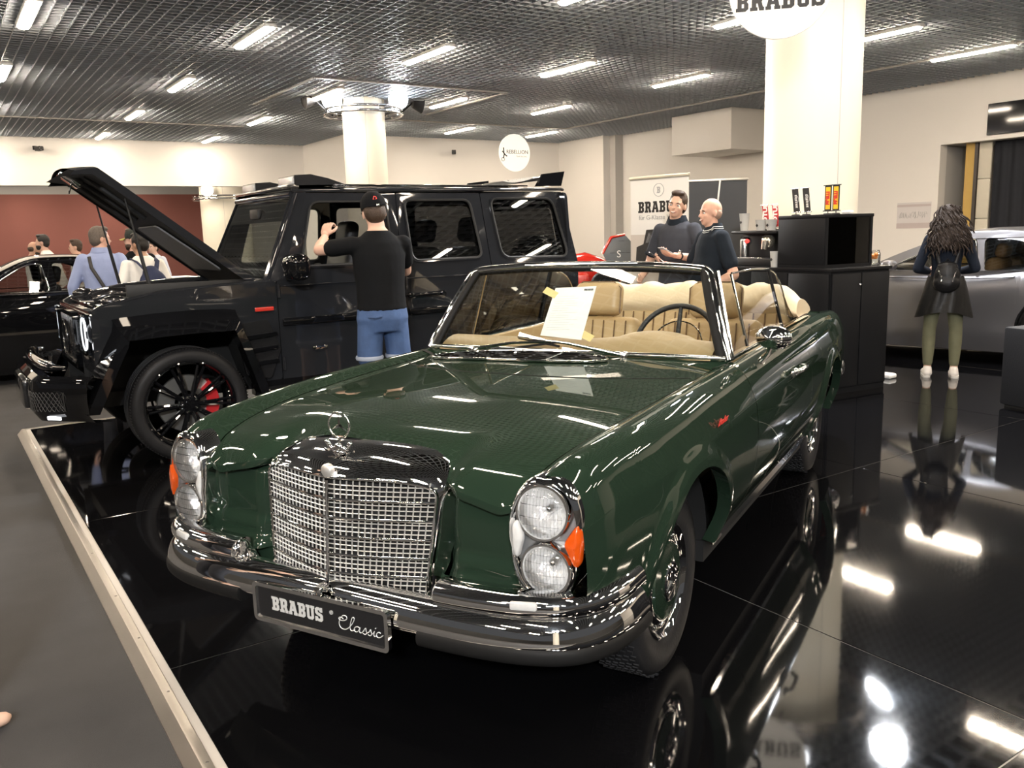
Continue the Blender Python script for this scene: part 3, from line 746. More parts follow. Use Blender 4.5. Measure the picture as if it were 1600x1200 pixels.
# ---- bumper
def bump_path(y0, off=0., n=40):
    # plan view from the centre round to the wheel arch
    base = [(.842,0,0),(.845,.15,0),(.846,.35,0),(.838,.52,0),(.815,.66,0),(.768,.770,0),(.69,.832,0),(.58,.862,0),(.47,.868,0)]
    P = catmull(base, 8); return [Vector((p.x,p.y,0)) for p in P if p.y >= y0]
def full_path(z, y0=0):
    h = bump_path(0); f = [Vector((p.x,-p.y,z)) for p in reversed(h[1:])]+[Vector((p.x,p.y,z)) for p in h]; return f
def rprof(pts, n=5): return [(p.x,p.y) for p in catmull([(a,b,0) for a,b in pts], n)]
lowp = rprof([(-.055,.045),(-.02,.050),(.008,.030),(.024,.0),(.030,-.030),(.020,-.05),(-.02,-.058),(-.055,-.055)])
MB().sweep(lowp, full_path(.466)).build('front_bumper', M_chr, GC, 60)
rubp = rprof([(-.02,.022),(.012,.024),(.034,.010),(.036,-.018),(.018,-.036),(-.02,-.036)])
pthL = full_path(.420)
for s,nm in ((1,0),(-1,1)):
    pth = [p for p in full_path(.418) if p.y*s > .33]
    MB().sweep(rubp, pth).build('bumper_rubber', M_rub, GC, 60)
MB().sweep([(a*.55,b*.5) for a,b in rubp], [p for p in full_path(.430) if abs(p.y) < .34]).build('bumper_rubber', M_chr, GC, 60)
upp = rprof([(-.07,.030),(-.03,.036),(.000,.026),(.014,.004),(.010,-.022),(-.02,-.034),(-.07,-.034)])
for s in (1,-1):
    pth = [Vector((p.x-.006,p.y,.536)) for p in full_path(.552) if p.y*s > .385]
    if s < 0: pass
    MB().sweep(upp, pth).build('bumper_step', M_chr, GC, 60)
    e = pth[0] if s > 0 else pth[-1]
    MB().ball((e.x-.03,e.y,.535),(.040,.020,.033),14,10).build('bumper_cap', M_chr, GC, 60)
    MB().ball((.795,s*.40,.490),(.045,.05,.05),14,10).build('bumper_shoulder', M_chr, GC, 60)
    c = MB().bbox((-.006,-.038,-.011),(.010,.038,.013),.006); M_ = Matrix.Translation((.816,s*.665,.545))@Matrix.Rotation(radians(s*16),4,'Z')
    c.xf(M_).build('bumper_lamp', M_clear, GC, 40)
# mesh apron between grille and bumper
ap = MB()
for k in range(29):
    y = -.31+.62*k/28; ap.tube([(gr_x(y)-.012,y,.486),(.822,y,.490)],.0018,4)
for k in range(4):
    ap.tube([(lerp(gr_x(y)-.012,.815,(k+.5)/4),y,.489+.004) for y in [-.31+.62*j/20 for j in range(21)]],.0018,4)
o = ap.build('apron_mesh', M_mesh, GC, 30, recalc=False); o['kind']='stuff'
# ---- number plate
PL = Vector((.892,0,.417)); tilt = radians(-3)
def plf(a,b,c): return Vector((PL.x+c+b*sin(tilt)*-1*0+b*.06*0, PL.y+a, PL.z+b))
pl = MB().poly(rrect(-.255,-.055,.255,.055,.012), (), plf, .006).build('number_plate', mat('black plate enamel',(.010,.010,.011),.18,coat=.6,var=.1), GC, 30)
fr = MB(); fr.poly(rrect(-.265,-.064,.265,.064,.016), [rrect(-.252,-.052,.252,.052,.010)], lambda a,b,c: plf(a,b,c+.006), .016); fr.build('plate_frame', M_chr, pl, 30)
M_plt = mat('silver lettering',(.62,.62,.61),.4,metal=.3,var=.03)
slab_word('BRABUS', .045, lambda a,b,c: plf(a-.085,b+.003,c+.0015)).build('plate_lettering', M_plt, pl)
text('plate_mark','®',.018,M_plt,pl,Matrix.Translation(plf(.052,.018,.0012))@Matrix.Rotation(pi/2,4,'Z')@Matrix.Rotation(pi/2,4,'X'))
scr = MB()     # handwritten word drawn as strokes (unit: x width 1 = .15 m)
strokes = [
 [(.13,.70),(.09,.76),(.04,.74),(.02,.66),(.07,.60),(.16,.64),(.22,.76),(.20,.88),(.12,.86),(.05,.66),(.02,.42),(.06,.22),(.16,.18),(.26,.32)],
 [(.24,.28),(.34,.55),(.40,.82),(.38,.90),(.34,.82),(.29,.45),(.29,.25),(.33,.20),(.40,.30)],
 [(.52,.44),(.47,.48),(.41,.42),(.38,.30),(.41,.20),(.47,.24),(.53,.46),(.51,.28),(.53,.20),(.58,.26),(.62,.36)],
 [(.58,.26),(.66,.50),(.67,.38),(.68,.26),(.64,.18),(.59,.21)],[(.66,.22),(.74,.36),(.78,.50),(.79,.38),(.80,.26),(.76,.18),(.71,.21)],
 [(.78,.22),(.85,.38),(.87,.46),(.85,.28),(.87,.20),(.92,.28)],[(1.01,.42),(.98,.47),(.93,.40),(.91,.28),(.94,.19),(1.0,.22),(1.06,.34)]]
for sk_ in strokes:
    scr.tube([plf(.078+p.x*.155,-.035+p.y*.062,.0018) for p in catmull([(a,b,0) for a,b in sk_],4)],.0014,4)
scr.ball(plf(.078+.90*.155,-.035+.62*.062,.0018),.002,6,4)
scr.build('plate_script', M_plt, pl, 60)
MB().lathe([(.001,.010),(.014,.006),(.018,-.01),(.018,-.03)],axis='x',n=16,c=(.885,.0,.492)).build('plate_lamp', M_chr, pl, 50)
# ---- wheels
def make_wheel(x, s):
    c = (x,s*.70,.325)
    t = MB().lathe([(.20,-.085),(.215,-.092),(.27,-.098),(.305,-.092),(.322,-.075),(.326,-.04),(.326,.04),(.322,.075),(.306,.094),(.272,.101),(.240,.098),(.212,.090),(.200,.078)],axis='y',n=72)
    w_ = (t if s > 0 else t.flipped()); w_.xf(Matrix.Translation(c)); T_ = w_.build('tyre', M_tyre, GC, 50)
    tr = MB(); random.seed(3)
    for k in range(90):
        a = 2*pi*k/90
        for j in range(6):
            yy = -.065+j*.026+(.008 if k%2 else 0); aa = a+j*.02
            q = Matrix.Rotation(-aa,4,'Y')@Matrix.Translation((0,yy,.3265)); tr.add([q@Vector(p) for p in ((-.0075,-.009,0),(.0075,-.011,0),(.009,.009,0),(-.006,.011,0),(-.006,-.007,.004),(.006,-.009,.004),(.0075,.007,.004),(-.005,.009,.004))],[[4,5,6,7],[0,1,5,4],[1,2,6,5],[2,3,7,6],[3,0,4,7]])
    o = tr.xf(Matrix.Translation(c)).build('tread_block', M_tyre, T_, 20, recalc=False); o['kind']='stuff'
    rim = MB().lathe([(.200,.078),(.205,.088),(.197,.092),(.188,.080),(.172,.066),(.158,.070),(.146,.082),(.136,.084),(.13,.078),(.05,.05)],axis='y',n=64)
    (rim if s > 0 else rim.flipped()).xf(Matrix.Translation(c)).build('trim_ring', M_chr, GC, 60)
    vr = MB()
    for k in range(16):
        a = 2*pi*k/16; q = Matrix.Rotation(a,4,'Y')@Matrix.Translation((.166,.071,0)); vr.ball((0,0,0),(.011,.006,.020),8,6); 
        vr.v[-9*8:] = [tuple(q@Vector(p)) for p in vr.v[-9*8:]] if 0 else vr.v[-9*8:]
        m_ = 8*7; vr.v[-m_:] = [tuple(q@Vector(p)) for p in vr.v[-m_:]]
    (vr if s > 0 else vr.flipped()).xf(Matrix.Translation(c)).build('trim_slot', M_chr, GC, 60)
    cap = MB().lathe([(.136,.080),(.132,.090),(.10,.094),(.068,.098),(.066,.098)],axis='y',n=48)
    (cap if s > 0 else cap.flipped()).xf(Matrix.Translation(c)).build('hub_cap', M_green, GC, 40)
    cc = MB().lathe([(.068,.096),(.070,.102),(.064,.106),(.058,.102),(.03,.100),(.001,.100)],axis='y',n=36)
    hc = (cc if s > 0 else cc.flipped()).xf(Matrix.Translation(c)).build('hub_center', M_chr, GC, 40)
    for a in (90,210,330):
        a = radians(a); d = Vector((cos(a),0,sin(a))); p = Vector((-sin(a),0,cos(a)))*.008; cc0 = Vector((c[0],s*(.70+.101),c[2])); f = Vector((0,s*.007,0))
        MB().add([cc0+d*.055,cc0+p,cc0+f,cc0-p],[[0,1,2],[0,2,3],[0,3,1]]).build('hub_star', M_chr, hc, 10)
for x_ in (0.,-2.75):
    for s_ in (1,-1): make_wheel(x_, s_)
# ---- sill trims, handles, mirrors, creases
for s in (1,-1):
    pr = [(0,.008),(.006,.004),(.006,-.022),(0,-.030)]
    MB().sweep(pr,[(x,s*(.822),.335) for x in ((-.44,-2.34) if s<0 else (-2.34,-.44))]).build('sill_trim', M_chr, GC, 20)
    MB().box((-2.36,s*.74-.05,.24),(-.42,s*.74+.05,.325)).build('sill', M_dark, GC)
    # belt line chrome
    MB().tube([(x,s*(interp(GCX,[c[0] for c in GCC[0]],x)+.012),interp(GCX,[c[1] for c in GCC[0]],x)+.014) for x in [-.86-.105*k for k in range(21)]],.008,6).build('belt_trim', M_chr, GC, 60)
    # door handle
    h = MB().tube([(-1.50,s*.905,.832),(-1.52,s*.935,.836),(-1.60,s*.940,.838),(-1.67,s*.935,.836),(-1.69,s*.905,.832)],[.012,.013,.012,.012,.012],8)
    h.ball((-1.50,s*.915,.834),(.022,.018,.018)); h.build('door_handle', M_chr, GC, 60)
    MB().lathe([(.010,.905),(.010,.918),(.001,.919)],axis='y',n=12,c=(-1.46,0,.832)).xf(Matrix.Scale(1,4) if s>0 else Matrix.Diagonal((1,-1,1,1))).build('door_lock', M_chr, GC, 40)
    # arch lip bead
# mirror on the left door
mx = MB(); mx.lathe([(.001,-.028),(.045,-.022),(.062,0),(.064,.018),(.058,.022)],axis='x',n=28)
Mm = Matrix.Translation((-1.02,.905,1.055))@Matrix.Rotation(radians(180-14),4,'Z')@Matrix.Diagonal((1.2,1.28,.82,1))
mir = mx.xf(Mm).build('door_mirror', M_chr, GC, 50)
MB().lathe([(.001,.016),(.058,.018)],axis='x',n=24).xf(Mm).build('mirror_glass', mat('mirror glass',(.7,.72,.73),.02,metal=1.,var=.02), mir, 30)
MB().tube([(-1.03,.895,1.02),(-1.05,.885,.985),(-1.06,.850,.945)],[.012,.012,.018],8).build('mirror_foot', M_chr, mir, 60)
# small red script on the left fender
text('fender_script','Brabus',.045,mat('red enamel',(.5,.03,.02),.3,var=.05),GC,Matrix.Translation((-.30,.895,.842))@Matrix.Rotation(radians(-14),4,'X')@Matrix.Rotation(pi,4,'Z')@Matrix.Rotation(pi/2,4,'X'),shear=.3)
# ---- cowl and vent
Pk = []
def ws_bot(u):  # u -1..1
    a = abs(u); return Vector((-.790-.075*a**2.2, .765*u, .985-.012*a*a))
def ws_top(u):
    a = abs(u); return Vector((-1.045-.030*a**2.4, .615*u, 1.372-.026*a**2.6))
for i in range(6):
    t = i/5; Pk.append([tuple(Vector(((HOODR-.13*abs(u)**3)-.003, .716*u*1.0, .985-.042*u*u)).lerp(ws_bot(u)+Vector((.0,0,-.004)), t)) for u in [-1+k/16 for k in range(33)]])
MB().grid(Pk).build('cowl', M_green, GC, 60)
vent = thing('x','x','x'); bpy.data.objects.remove(vent)
def hz(x, y):
    if x < HOODR: return .985-.042*(y/.716)**2
    u = y/hood_edge_y(x); lo, hi = 0., 1.
    for _ in range(18):
        m_ = (lo+hi)/2
        if hood_pt(u,m_)[0] > x: lo = m_
        else: hi = m_
    return hood_pt(u,lo)[2]
VC = -.155
def vf(a,b,c): x = -.640+b-.05*(a-VC)**2; return Vector((x, a, hz(x,a)+.007+c))
vo = [(.45*(abs(cos(2*pi*k/60))**.8)*(1 if cos(2*pi*k/60)>0 else -1)+VC, .115*sin(2*pi*k/60)) for k in range(60)]
vrows = []
for k in range(-6,7):
    b = .112*k/6.; hw = .45*max(.03,(1-(b/.1155)**2))**.4; vrows.append([vf(VC-hw+2*hw*q/24,b,-.002) for q in range(25)])
ven = MB().grid(vrows).build('cowl_vent', M_dark, GC, 60)
MB().tube([vf(a,b,.002) for a,b in vo],.006,6,closed=True).build('vent_frame', M_chr, ven, 60)
for b in (-.075,-.038,0.,.038,.075):
    hw = .45*sqrt(max(.05,1-(b/.115)**2))**.8
    MB().tube([vf(VC-hw+2*hw*k/16,b,.004) for k in range(17)],.0038,5).build('vent_slat', M_chr, ven, 60)
for a in (-.38,-.16,.06): MB().tube([vf(a,b,.006) for b in (-.11,-.05,0,.05,.11)],.003,5).build('vent_divider', M_chr, ven, 60)
# shut line of the bonnet's rear edge
MB().tube([Vector((x_,y_,hz(x_,y_)+.0005)) for x_,y_ in [(-.28-.28*(abs(u)**2.6),u*.69) for u in [-1+k/20 for k in range(41)]]],.0022,4).build('hood_seam', M_dark, GC, 60)
# ---- windscreen
N = 28
def ws(u, v): return ws_bot(u).lerp(ws_top(u), v)+Vector((.030*sin(pi*v)*.6,0,0))
us = [-1+2*k/N for k in range(N+1)]
MB().grid([[ws(u*.985,.02+.96*v/10) for u in us] for v in range(11)]).build('windscreen_glass', M_glassc, GC, 60)
# frame loop: bottom, sides, rounded top corners
loop = []
for k in range(15): loop.append(ws(-1,k/15*.90))
for k in range(1,7): a=k/7*pi/2; loop.append(ws(-1+.07*(1-cos(a)),.90+.10*sin(a)))
for u in us:
    if abs(u) < .925: loop.append(ws(u,1.0))
for k in range(6,0,-1): a=k/7*pi/2; loop.append(ws(1-.07*(1-cos(a)),.90+.10*sin(a)))
for k in range(14,-1,-1): loop.append(ws(1,k/15*.90))
wf = MB().tube(loop,.017,8).build('windscreen_frame', M_chr, GC, 60)
MB().tube([p+Vector((-.012,0,-.0)) for p in loop],.018,8).build('frame_seal', M_rub, wf, 60)
inner = [q*.965+Vector((.0,0,0)) for q in []]
MB().tube([ws(u*.98,.0)+Vector((.006,0,.008)) for u in us],.011,8).build('frame_base', M_chr, wf, 60)
MB().tube([ws(u*.93,.955)+Vector((-.012,0,0)) for u in us],.014,8).build('header_rail', M_rub, wf, 60)
for s in (-1,1): MB().tube([ws(s*.955,v/10)+Vector((-.006,0,0)) for v in range(11)],.020,8).build('pillar_seal', M_rub, wf, 60)
# wipers
for (u0,u1,v1,nm) in ((-.62,-.02,.12,0),(.42,-.30,.155,1)):
    w0 = ws(u0,.0)+Vector((.022,0,.004)); w1 = ws(u1,v1)+Vector((.020,0,.004))
    wp = MB().tube([w0, w0.lerp(w1,.5)+Vector((.006,0,.012)), w1],[.010,.007,.005],6).build('wiper', M_chr, GC, 60)
    d = (w1-w0).normalized(); MB().tube([ws(u1+ (.34 if nm==0 else .30)*(-1 if nm==0 else 1)*t*1.0,max(.015,v1-t*.10*(1 if nm==0 else .8)))+Vector((.012,0,0)) for t in (0,.25,.5,.75,1.)],.006,5).build('wiper_blade', M_rub, wp, 40)
    MB().lathe([(.016,-.01),(.016,.012),(.010,.018),(.001,.019)],n=14,c=tuple(w0)).build('wiper_hub', M_chr, wp, 50)
# paper sheet behind the screen, held with yellow tape  (a thing of its own)
# ---- side glass
for s in (1,-1):
    A = ws(s*1.0,.04); B = ws(s*1.0,.93)
    # quarter window
    tri = [Vector((-.93,s*.755,.985)),Vector((-1.24,s*.745,.985)),Vector((-1.26,s*.66,1.315)),Vector((-1.09,s*.645,1.325))]
    q = MB().add(tri,[[0,1,2,3]]).build('quarter_window', M_glassc, GC, 30, recalc=False)
    MB().tube([Vector((-.90,s*.765,.98)),tri[3]+Vector((0,0,.01))],.011,6).build('quarter_frame', M_chr, q, 60)
    MB().tube([tri[1],tri[2]],.008,6).build('quarter_post', M_chr, q, 60)
    # door glass, then rear glass with the curved back edge
    P = [[(x,s*lerp(.745,.66 - .0,v),lerp(.985,interp([-2.02,-1.6,-1.27],[1.30,1.318,1.318],x),v)) for v in (0,.33,.66,1)] for x in [-1.27-.75*k/8 for k in range(9)]]
    g = MB().grid(P).build('door_glass', M_glassc, GC, 60, recalc=False)
    MB().tube([p[-1] for p in P],.005,6).build('glass_edge', M_chr, g, 60)
    P2 = []
    for k in range(13):
        x = -2.04-.44*k/12; zt = interp([-2.48,-2.40,-2.30,-2.18,-2.04],[1.00,1.12,1.22,1.275,1.298],x)
        P2.append([(x,s*lerp(.735,.655+.04*max(0,(k-6)/12),v),lerp(.985,zt,v)) for v in (0,.33,.66,1)])
    g2 = MB().grid(P2).build('rear_side_glass', M_glassc, GC, 60, recalc=False)
    MB().tube([p[-1] for p in P2],.005,6).build('glass_edge', M_chr, g2, 60)
    MB().tube([P2[0][0],P2[0][-1]],.009,6).build('glass_divider', M_rub, g2, 60)
# ---- tub, dashboard, seats
tub = MB().box((-2.95,-.66,.42),(-.80,.66,.46)); tub.build('cabin_floor', M_dark, GC)
for s in (1,-1):
    P = [[(x,s*(.70-.02*sin(pi*v)),lerp(.45,.965,v)) for v in [k/6 for k in range(7)]] for x in [-.85-2.0*k/10 for k in range(11)]]
    P = [[*r,(r[-1][0],s*.735,.972)] for r in P]
    MB().grid(P).build('door_card', M_leather, GC, 60)
# dashboard
Pd = []
for i in range(9):
    t = i/8
    Pd.append([(lerp(-.80,-1.18,t)-.10*abs(y)**2*(1-t)*.7, y, .972+.055*sin(pi*min(1,t*1.15))**.8*(1+.0*y)+(.030*math.exp(-((y-.38)/.22)**2)*sin(pi*t)) - (.16*sstep(.85,1,t))) for y in [-.69+1.38*k/30 for k in range(31)]])
dash = MB().grid(Pd).build('dashboard', M_leather, GC, 60)
MB().box((-1.18,-.68,.55),(-1.10,.68,.90)).build('dash_wood', mat('walnut veneer',(.10,.035,.012),.25,coat=.8,var=.4,vscale=20), dash)
# driver hump
hump = MB(); hump.ball((-1.02,.38,.985),(.15,.23,.085),24,12); hump.build('instrument_hood', M_leather, dash, 60)
# steering wheel
SWc = Vector((-1.36,.36,.965)); q = Euler((0,radians(62),0)).to_matrix()
def swp(a,r,h=0): return SWc+q@Vector((r*cos(a),r*sin(a),h))
sw = MB().tube([swp(2*pi*k/48,.205) for k in range(48)],.0135,10,closed=True).build('steering_wheel', M_plastic, GC, 60)
for a in (80,280,180): MB().tube([swp(radians(a),.04,-.02),swp(radians(a),.205)],[.014,.010],6).build('spoke', M_plastic, sw, 60)
MB().ball(swp(0,0,-.01),(.05,.05,.04)).build('horn_pad', M_plastic, sw, 60)
MB().tube([swp(2*pi*k/40,.13,-.02) for k in range(40)],.004,6,closed=True).build('horn_ring', M_chr, sw, 60)
MB().tube([SWc,SWc+q@Vector((0,0,-.30))],.025,8).build('column', M_plastic, sw, 60)
M_pipe = mat('brown seat piping',(.13,.075,.035),.5,var=.1)
def cushion(mb, c, sz, r=.05, rx=0., seg=4):
    mb.bbox((-sz[0]/2,-sz[1]/2,-sz[2]/2),(sz[0]/2,sz[1]/2,sz[2]/2),r,Matrix.Translation(c)@Matrix.Rotation(rx,4,'Y'),seg); return mb
for s in (1,-1):
    y = s*.36; sx = -1.96
    MSB = Matrix.Translation((sx,y,.60))@Matrix.Rotation(radians(-14),4,'Y')
    seat = MB(); seat.bbox((-.09,-.27,0),(.06,.27,.43),.05,MSB,4); seat.bbox((.0,-.27,-.14),(.52,.27,.02),.05,Matrix.Translation((sx+.05,y,.58)),4)
    S_ = seat.build('front_seat', M_leather, GC, 60)
    for k in range(-3,4):
        MB().tube([MSB@Vector((.066,k*.07,z)) for z in (.05,.2,.40)],.004,5).build('seat_seam', M_pipe, S_, 60)
    hr = MB(); hr.bbox((-.055,-.15,.435),(.055,.15,.640),.05,MSB,4); H_=hr.build('headrest', M_leather, S_, 60)
    MB().tube([MSB@Vector((.02,-.148,.45)),MSB@Vector((.03,-.149,.6)),MSB@Vector((.03,-.10,.638)),MSB@Vector((.03,.10,.638)),MSB@Vector((.03,.149,.6)),MSB@Vector((.02,.148,.45))],.004,5).build('headrest_seam', M_pipe, H_, 60)
MSB = Matrix.Translation((-2.62,0,.60))@Matrix.Rotation(radians(-16),4,'Y')
rs = MB(); rs.bbox((-.10,-.64,0),(.06,.64,.42),.05,MSB,4); rs.bbox((.0,-.64,-.12),(.46,.64,.04),.05,Matrix.Translation((-2.60,0,.56)),4)
R_ = rs.build('rear_seat', M_leather, GC, 60)
for k in range(-8,9): MB().tube([MSB@Vector((.064,k*.072,z)) for z in (.05,.2,.39)],.005,5).build('seat_seam', M_pipe, R_, 60)
# ---- folded roof under its cover
Pt = []
for i in range(25):
    t = i/24; row = []
    for j in range(41):
        u = -1+2*j/40; a = abs(u)
        wob = .010*sin(u*17+t*5)+.008*sin(u*31-t*9)
        hgt = 1.175-.015*a-.10*sstep(.85,1.0,a)
        prof = [(-2.70,.985),(-2.66,1.06),(-2.70,1.155),(-2.80,1.185),(-3.00,1.15),(-3.18,1.05),(-3.26,.965)]
        p = catmull([(x,z,0) for x,z in prof],4)[i] if i < 24 else Vector((-3.26,.965,0))
        z = .965+(p.y-.965)*(hgt-.965)/(1.185-.965); x = p.x+.02*a
        row.append((x, u*(.70-.03*t), z+wob*sin(pi*t)))
    Pt.append(row)
rc = MB().grid(Pt); n0 = len(rc.v)
rf = rc.build('roof_cover', M_canvas, GC, 60)
for u in (-.985,.985):
    ends = [r[0 if u < 0 else 40] for r in Pt]; e = MB().add(ends+[(-2.95,ends[0][1],.965)],[[k,k+1,len(ends)] for k in range(len(ends)-1)]); e.build('cover_end', M_canvas, rf, 60)
# rear deck
Pq = []
for i in range(13):
    x = lerp(-3.24,-3.93,i/12); ye = interp(GCX,[c[0] for c in GCC[0]],x)
    Pq.append([(x,ye*u,interp(GCX,[c[1] for c in GCC[0]],x)+.03*(1-u*u)-.01) for u in [-1+k/10 for k in range(21)]])
MB().grid(Pq).build('boot_lid', M_green, GC, 60)
MB().grid([[(-3.92,y,z) for y in (-.69,-.35,0,.35,.69)] for z in (.36,.6,.89)]).build('tail_panel', M_green, GC, 60)
rb = [(-4.02,0,.48),(-4.02,.45,.48),(-3.99,.62,.48),(-3.92,.72,.48),(-3.80,.775,.48)]
h = catmull(rb,6); fp = [Vector((p.x,p.y,p.z)) for p in reversed(h)]+[Vector((p.x,-p.y,p.z)) for p in h[1:]]
MB().sweep(rprof([(-.05,.045),(.0,.05),(.02,.03),(.03,0),(.02,-.04),(-.05,-.05)]), fp).build('rear_bumper', M_chr, GC, 60)
for s in (1,-1):
    ov = MB(); ov.ball((-3.80,s*.775,.50),(.06,.05,.075),14,10); ov.build('bumper_end', M_chr, GC, 60)
    MB().ball((-3.90,s*.70,.74),(.04,.07,.10)).build('tail_lamp', mat('red lamp glass',(.3,.01,.01),.1,coat=1.,var=.1), GC, 60)
# price sheet taped behind the windscreen
ps = thing('info_sheet','white information sheet taped inside the green car\'s windscreen','paper',(1.6407,2.7392,0),radians(206.716))
C4 = [Vector((-1.005,-.118,1.265)),Vector((-1.005,.096,1.275)),Vector((-.850,.084,1.040)),Vector((-.850,-.127,1.054))]
M_paper = mat('white paper',(.86,.85,.82),.6,var=.01)
e = Vector((-.0016,0,-.0012))
MB().add(C4+[p+e for p in C4],[[0,1,2,3],[7,6,5,4],[0,4,5,1],[1,5,6,2],[2,6,7,3],[3,7,4,0]]).build('sheet', M_paper, ps, 10)
uu = (C4[1]-C4[0]).normalized(); vv = (C4[0]-C4[3]).normalized(); nn = uu.cross(vv)
if nn.x < 0: nn = -nn
def sheetM(p): return Matrix.Translation(p)@Matrix((( *[uu.x,vv.x,nn.x],0),(uu.y,vv.y,nn.y,0),(uu.z,vv.z,nn.z,0),(0,0,0,1)))
slab_word('BRABUS',.010,lambda a,b,c: (sheetM(C4[1]-uu*.034-vv*.018+nn*.001)@Vector((a,b,c))),.0002).build('lettering', M_ink, ps)
pr_ = MB()
for k in range(15):
    ln = random.uniform(.08,.15); o0 = C4[0]+uu*.02-vv*(.05+.013*k)+nn*.0006; pr_.add([o0,o0+uu*ln,o0+uu*ln-vv*.002,o0-vv*.002],[[0,1,2,3]])
pr_.build('print_lines', mat('light grey print',(.62,.62,.62),.6,var=.03), ps, 10)
M_tape = mat('yellow adhesive tape',(.75,.62,.28),.5,var=.05)
for c0,sg in ((C4[0]-vv*.035,-1),(C4[2]+vv*.03,1)):
    d_ = (uu*sg*.9-vv*.45*sg).normalized(); w_ = d_.cross(nn).normalized()*.018
    MB().add([c0-w_-d_*.02,c0+w_-d_*.02,c0+w_+d_*.06+nn*.002,c0-w_+d_*.06+nn*.002],[[0,1,2,3]]).build('tape', M_tape, ps, 10)
# ================================================================ BLACK OFF-ROADER
SU = thing('offroad_car','black boxy off-roader with raised bonnet and roof light bars','car',(1.417,7.021,0),radians(179.76))
M_gb = mat('gloss black paint',(.004,.0042,.005),.30,spec=.0,coat=1.,coat_rough=.02,var=.1,vscale=2)
M_gm = mat('dark graphite paint',(.014,.015,.0175),.32,spec=.0,metal=.0,coat=1.,coat_rough=.03,var=.1,vscale=2)
M_tint = glass_mat('dark tinted glass',(.30,.31,.32),.6)
M_wsg = glass_mat('light tinted windscreen',(.80,.84,.82),.85)
M_blk = mat('matt black trim',(.010,.010,.010),.6,var=.15)
M_carb = mat('gloss carbon weave',(.012,.012,.013),.2,coat=1.,var=.4,vscale=120)
M_seat = mat('dark grey seat leather',(.028,.027,.028),.5,var=.15,vscale=8,bump=.1,bscale=100)
M_seatp = mat('grey perforated leather',(.13,.13,.13),.6,var=.1,vscale=60)
M_cal = mat('red brake caliper',(.45,.02,.025),.3,coat=.8,var=.05)
M_disc = mat('brake disc steel',(.32,.32,.31),.35,metal=.9,var=.08,vscale=30)
M_ringl = mat('white daylight ring',(1,1,1),.4,emit=(.93,.95,1.),estr=3.2)
def ysd(z): return .80-.012*sstep(.9,.5,z) if z < 1.24 else lerp(.80,.70,(z-1.24)/.66)
def gs(x,z,w): return (x, ysd(z)+w, z)
def side(name, outline, holes=(), m=M_gm, w=0., th=.03, parent=SU, sides=(1,-1), fn=None, sm=30):
    f = fn or gs; out = []
    for s in sides:
        mb = MB().poly(outline, holes, lambda a,b,c: f(a,b,c+w), th)
        if s < 0: mb = mb.flipped()
        out.append(mb.build(name, m, parent, sm))
    return out
def archpts(cx, w=.0, z0=.44):
    # trapezoid arch opening, front to back
    return [(cx+.60-w,z0),(cx+.385-w*.6,.86-w*.6),(cx+.33-w*.5,.905-w),(cx-.25+w*.5,.915-w),(cx-.34+w*.6,.86-w*.6),(cx-.47+w,z0)]
# front fenders (side skin with arch)
ar = archpts(0,-.03,.48)
fo = [(.56,.62),(.56,1.09),(.50,1.125),(.10,1.20),(-.60,1.232),(-.695,1.232),(-.695,.50),(-.50,.48)]+[(x,z) for x,z in reversed(ar[1:-1])]+[(.56,.55)]
side('front_fender', rpoly(fo,.02,2), (), M_gm, 0, .03)
# fender tops
for s in (1,-1):
    P = [[(x,s*y,z+dz) for (y,dz) in ((.80,0),(.785,.012),(.75,.016),(.66,.010),(.60,-.03))] for x,z in ((.56,1.085),(.50,1.12),(.3,1.165),(.10,1.20),(-.3,1.22),(-.66,1.232))]
    MB().grid(P).build('fender_top', M_gm, SU, 50)
    P = [[(.56+.02*sin(a*pi/8),s*(.805-.02*(1-cos(a*pi/8))),z) for a in range(0,5)] for z in (.62,.85,1.09)]
    # indicator pod
    pd = MB(); pd.ball((.40,s*.70,1.155),(.085,.045,.04),14,8); pd.build('indicator_pod', M_carb, SU, 60)
# front face
MB().poly(rrect(-.80,.62,.80,1.105,.05), [rrect(.485,.80,.775,1.08,.04),rrect(-.775,.80,-.485,1.08,.04),rrect(-.43,.70,.43,1.06,.03)], lambda a,b,c: (.60+c-.03*(abs(a)/.8)**4,a,b), .05).build('front_face', M_gm, SU, 30)
gbk = MB().box((.53,-.44,.70),(.55,.44,1.06)).build('grille_back', M_dark, SU)
for k in range(17):
    y = -.40+.05*k; MB().bbox((.56,y-.008,.71),(.615,y+.008,1.05),.004).build('grille_slat', M_carb, SU)
MB().poly(rrect(-.45,.68,.45,1.08,.05),[rrect(-.42,.71,.42,1.05,.04)],lambda a,b,c:(.635+c,a,b),.04).build('grille_frame', M_gb, SU)
MB().tube([(.64,.12*cos(2*pi*k/32),.88+.12*sin(2*pi*k/32)) for k in range(32)],.012,6,closed=True).build('grille_emblem', M_carb, SU, 60)
for s in (1,-1):
    lg = MB().poly(rrect(s*.63-.142,.803,s*.63+.142,1.077,.04),(),lambda a,b,c:(.612+c,a,b),.01).build('headlamp_glass', glass_mat('headlamp cover',(.85,.88,.9),.8), SU)
    MB().box((.52,s*.63-.15,.80),(.53,s*.63+.15,1.08)).build('headlamp_back', M_carb, lg)
    MB().tube([(.60,s*.655+.098*cos(2*pi*k/48),.945+.108*sin(2*pi*k/48)) for k in range(48) if k not in (0,1,47)],.0075,8).build('light_ring', M_ringl, lg, 60)
    MB().lathe([(.001,.58),(.05,.575),(.08,.55),(.09,.53)],axis='x',n=32,c=(0,s*.655,.945)).build('projector', mat('smoked projector lens',(.01,.01,.012),.35,var=.1), lg, 60)
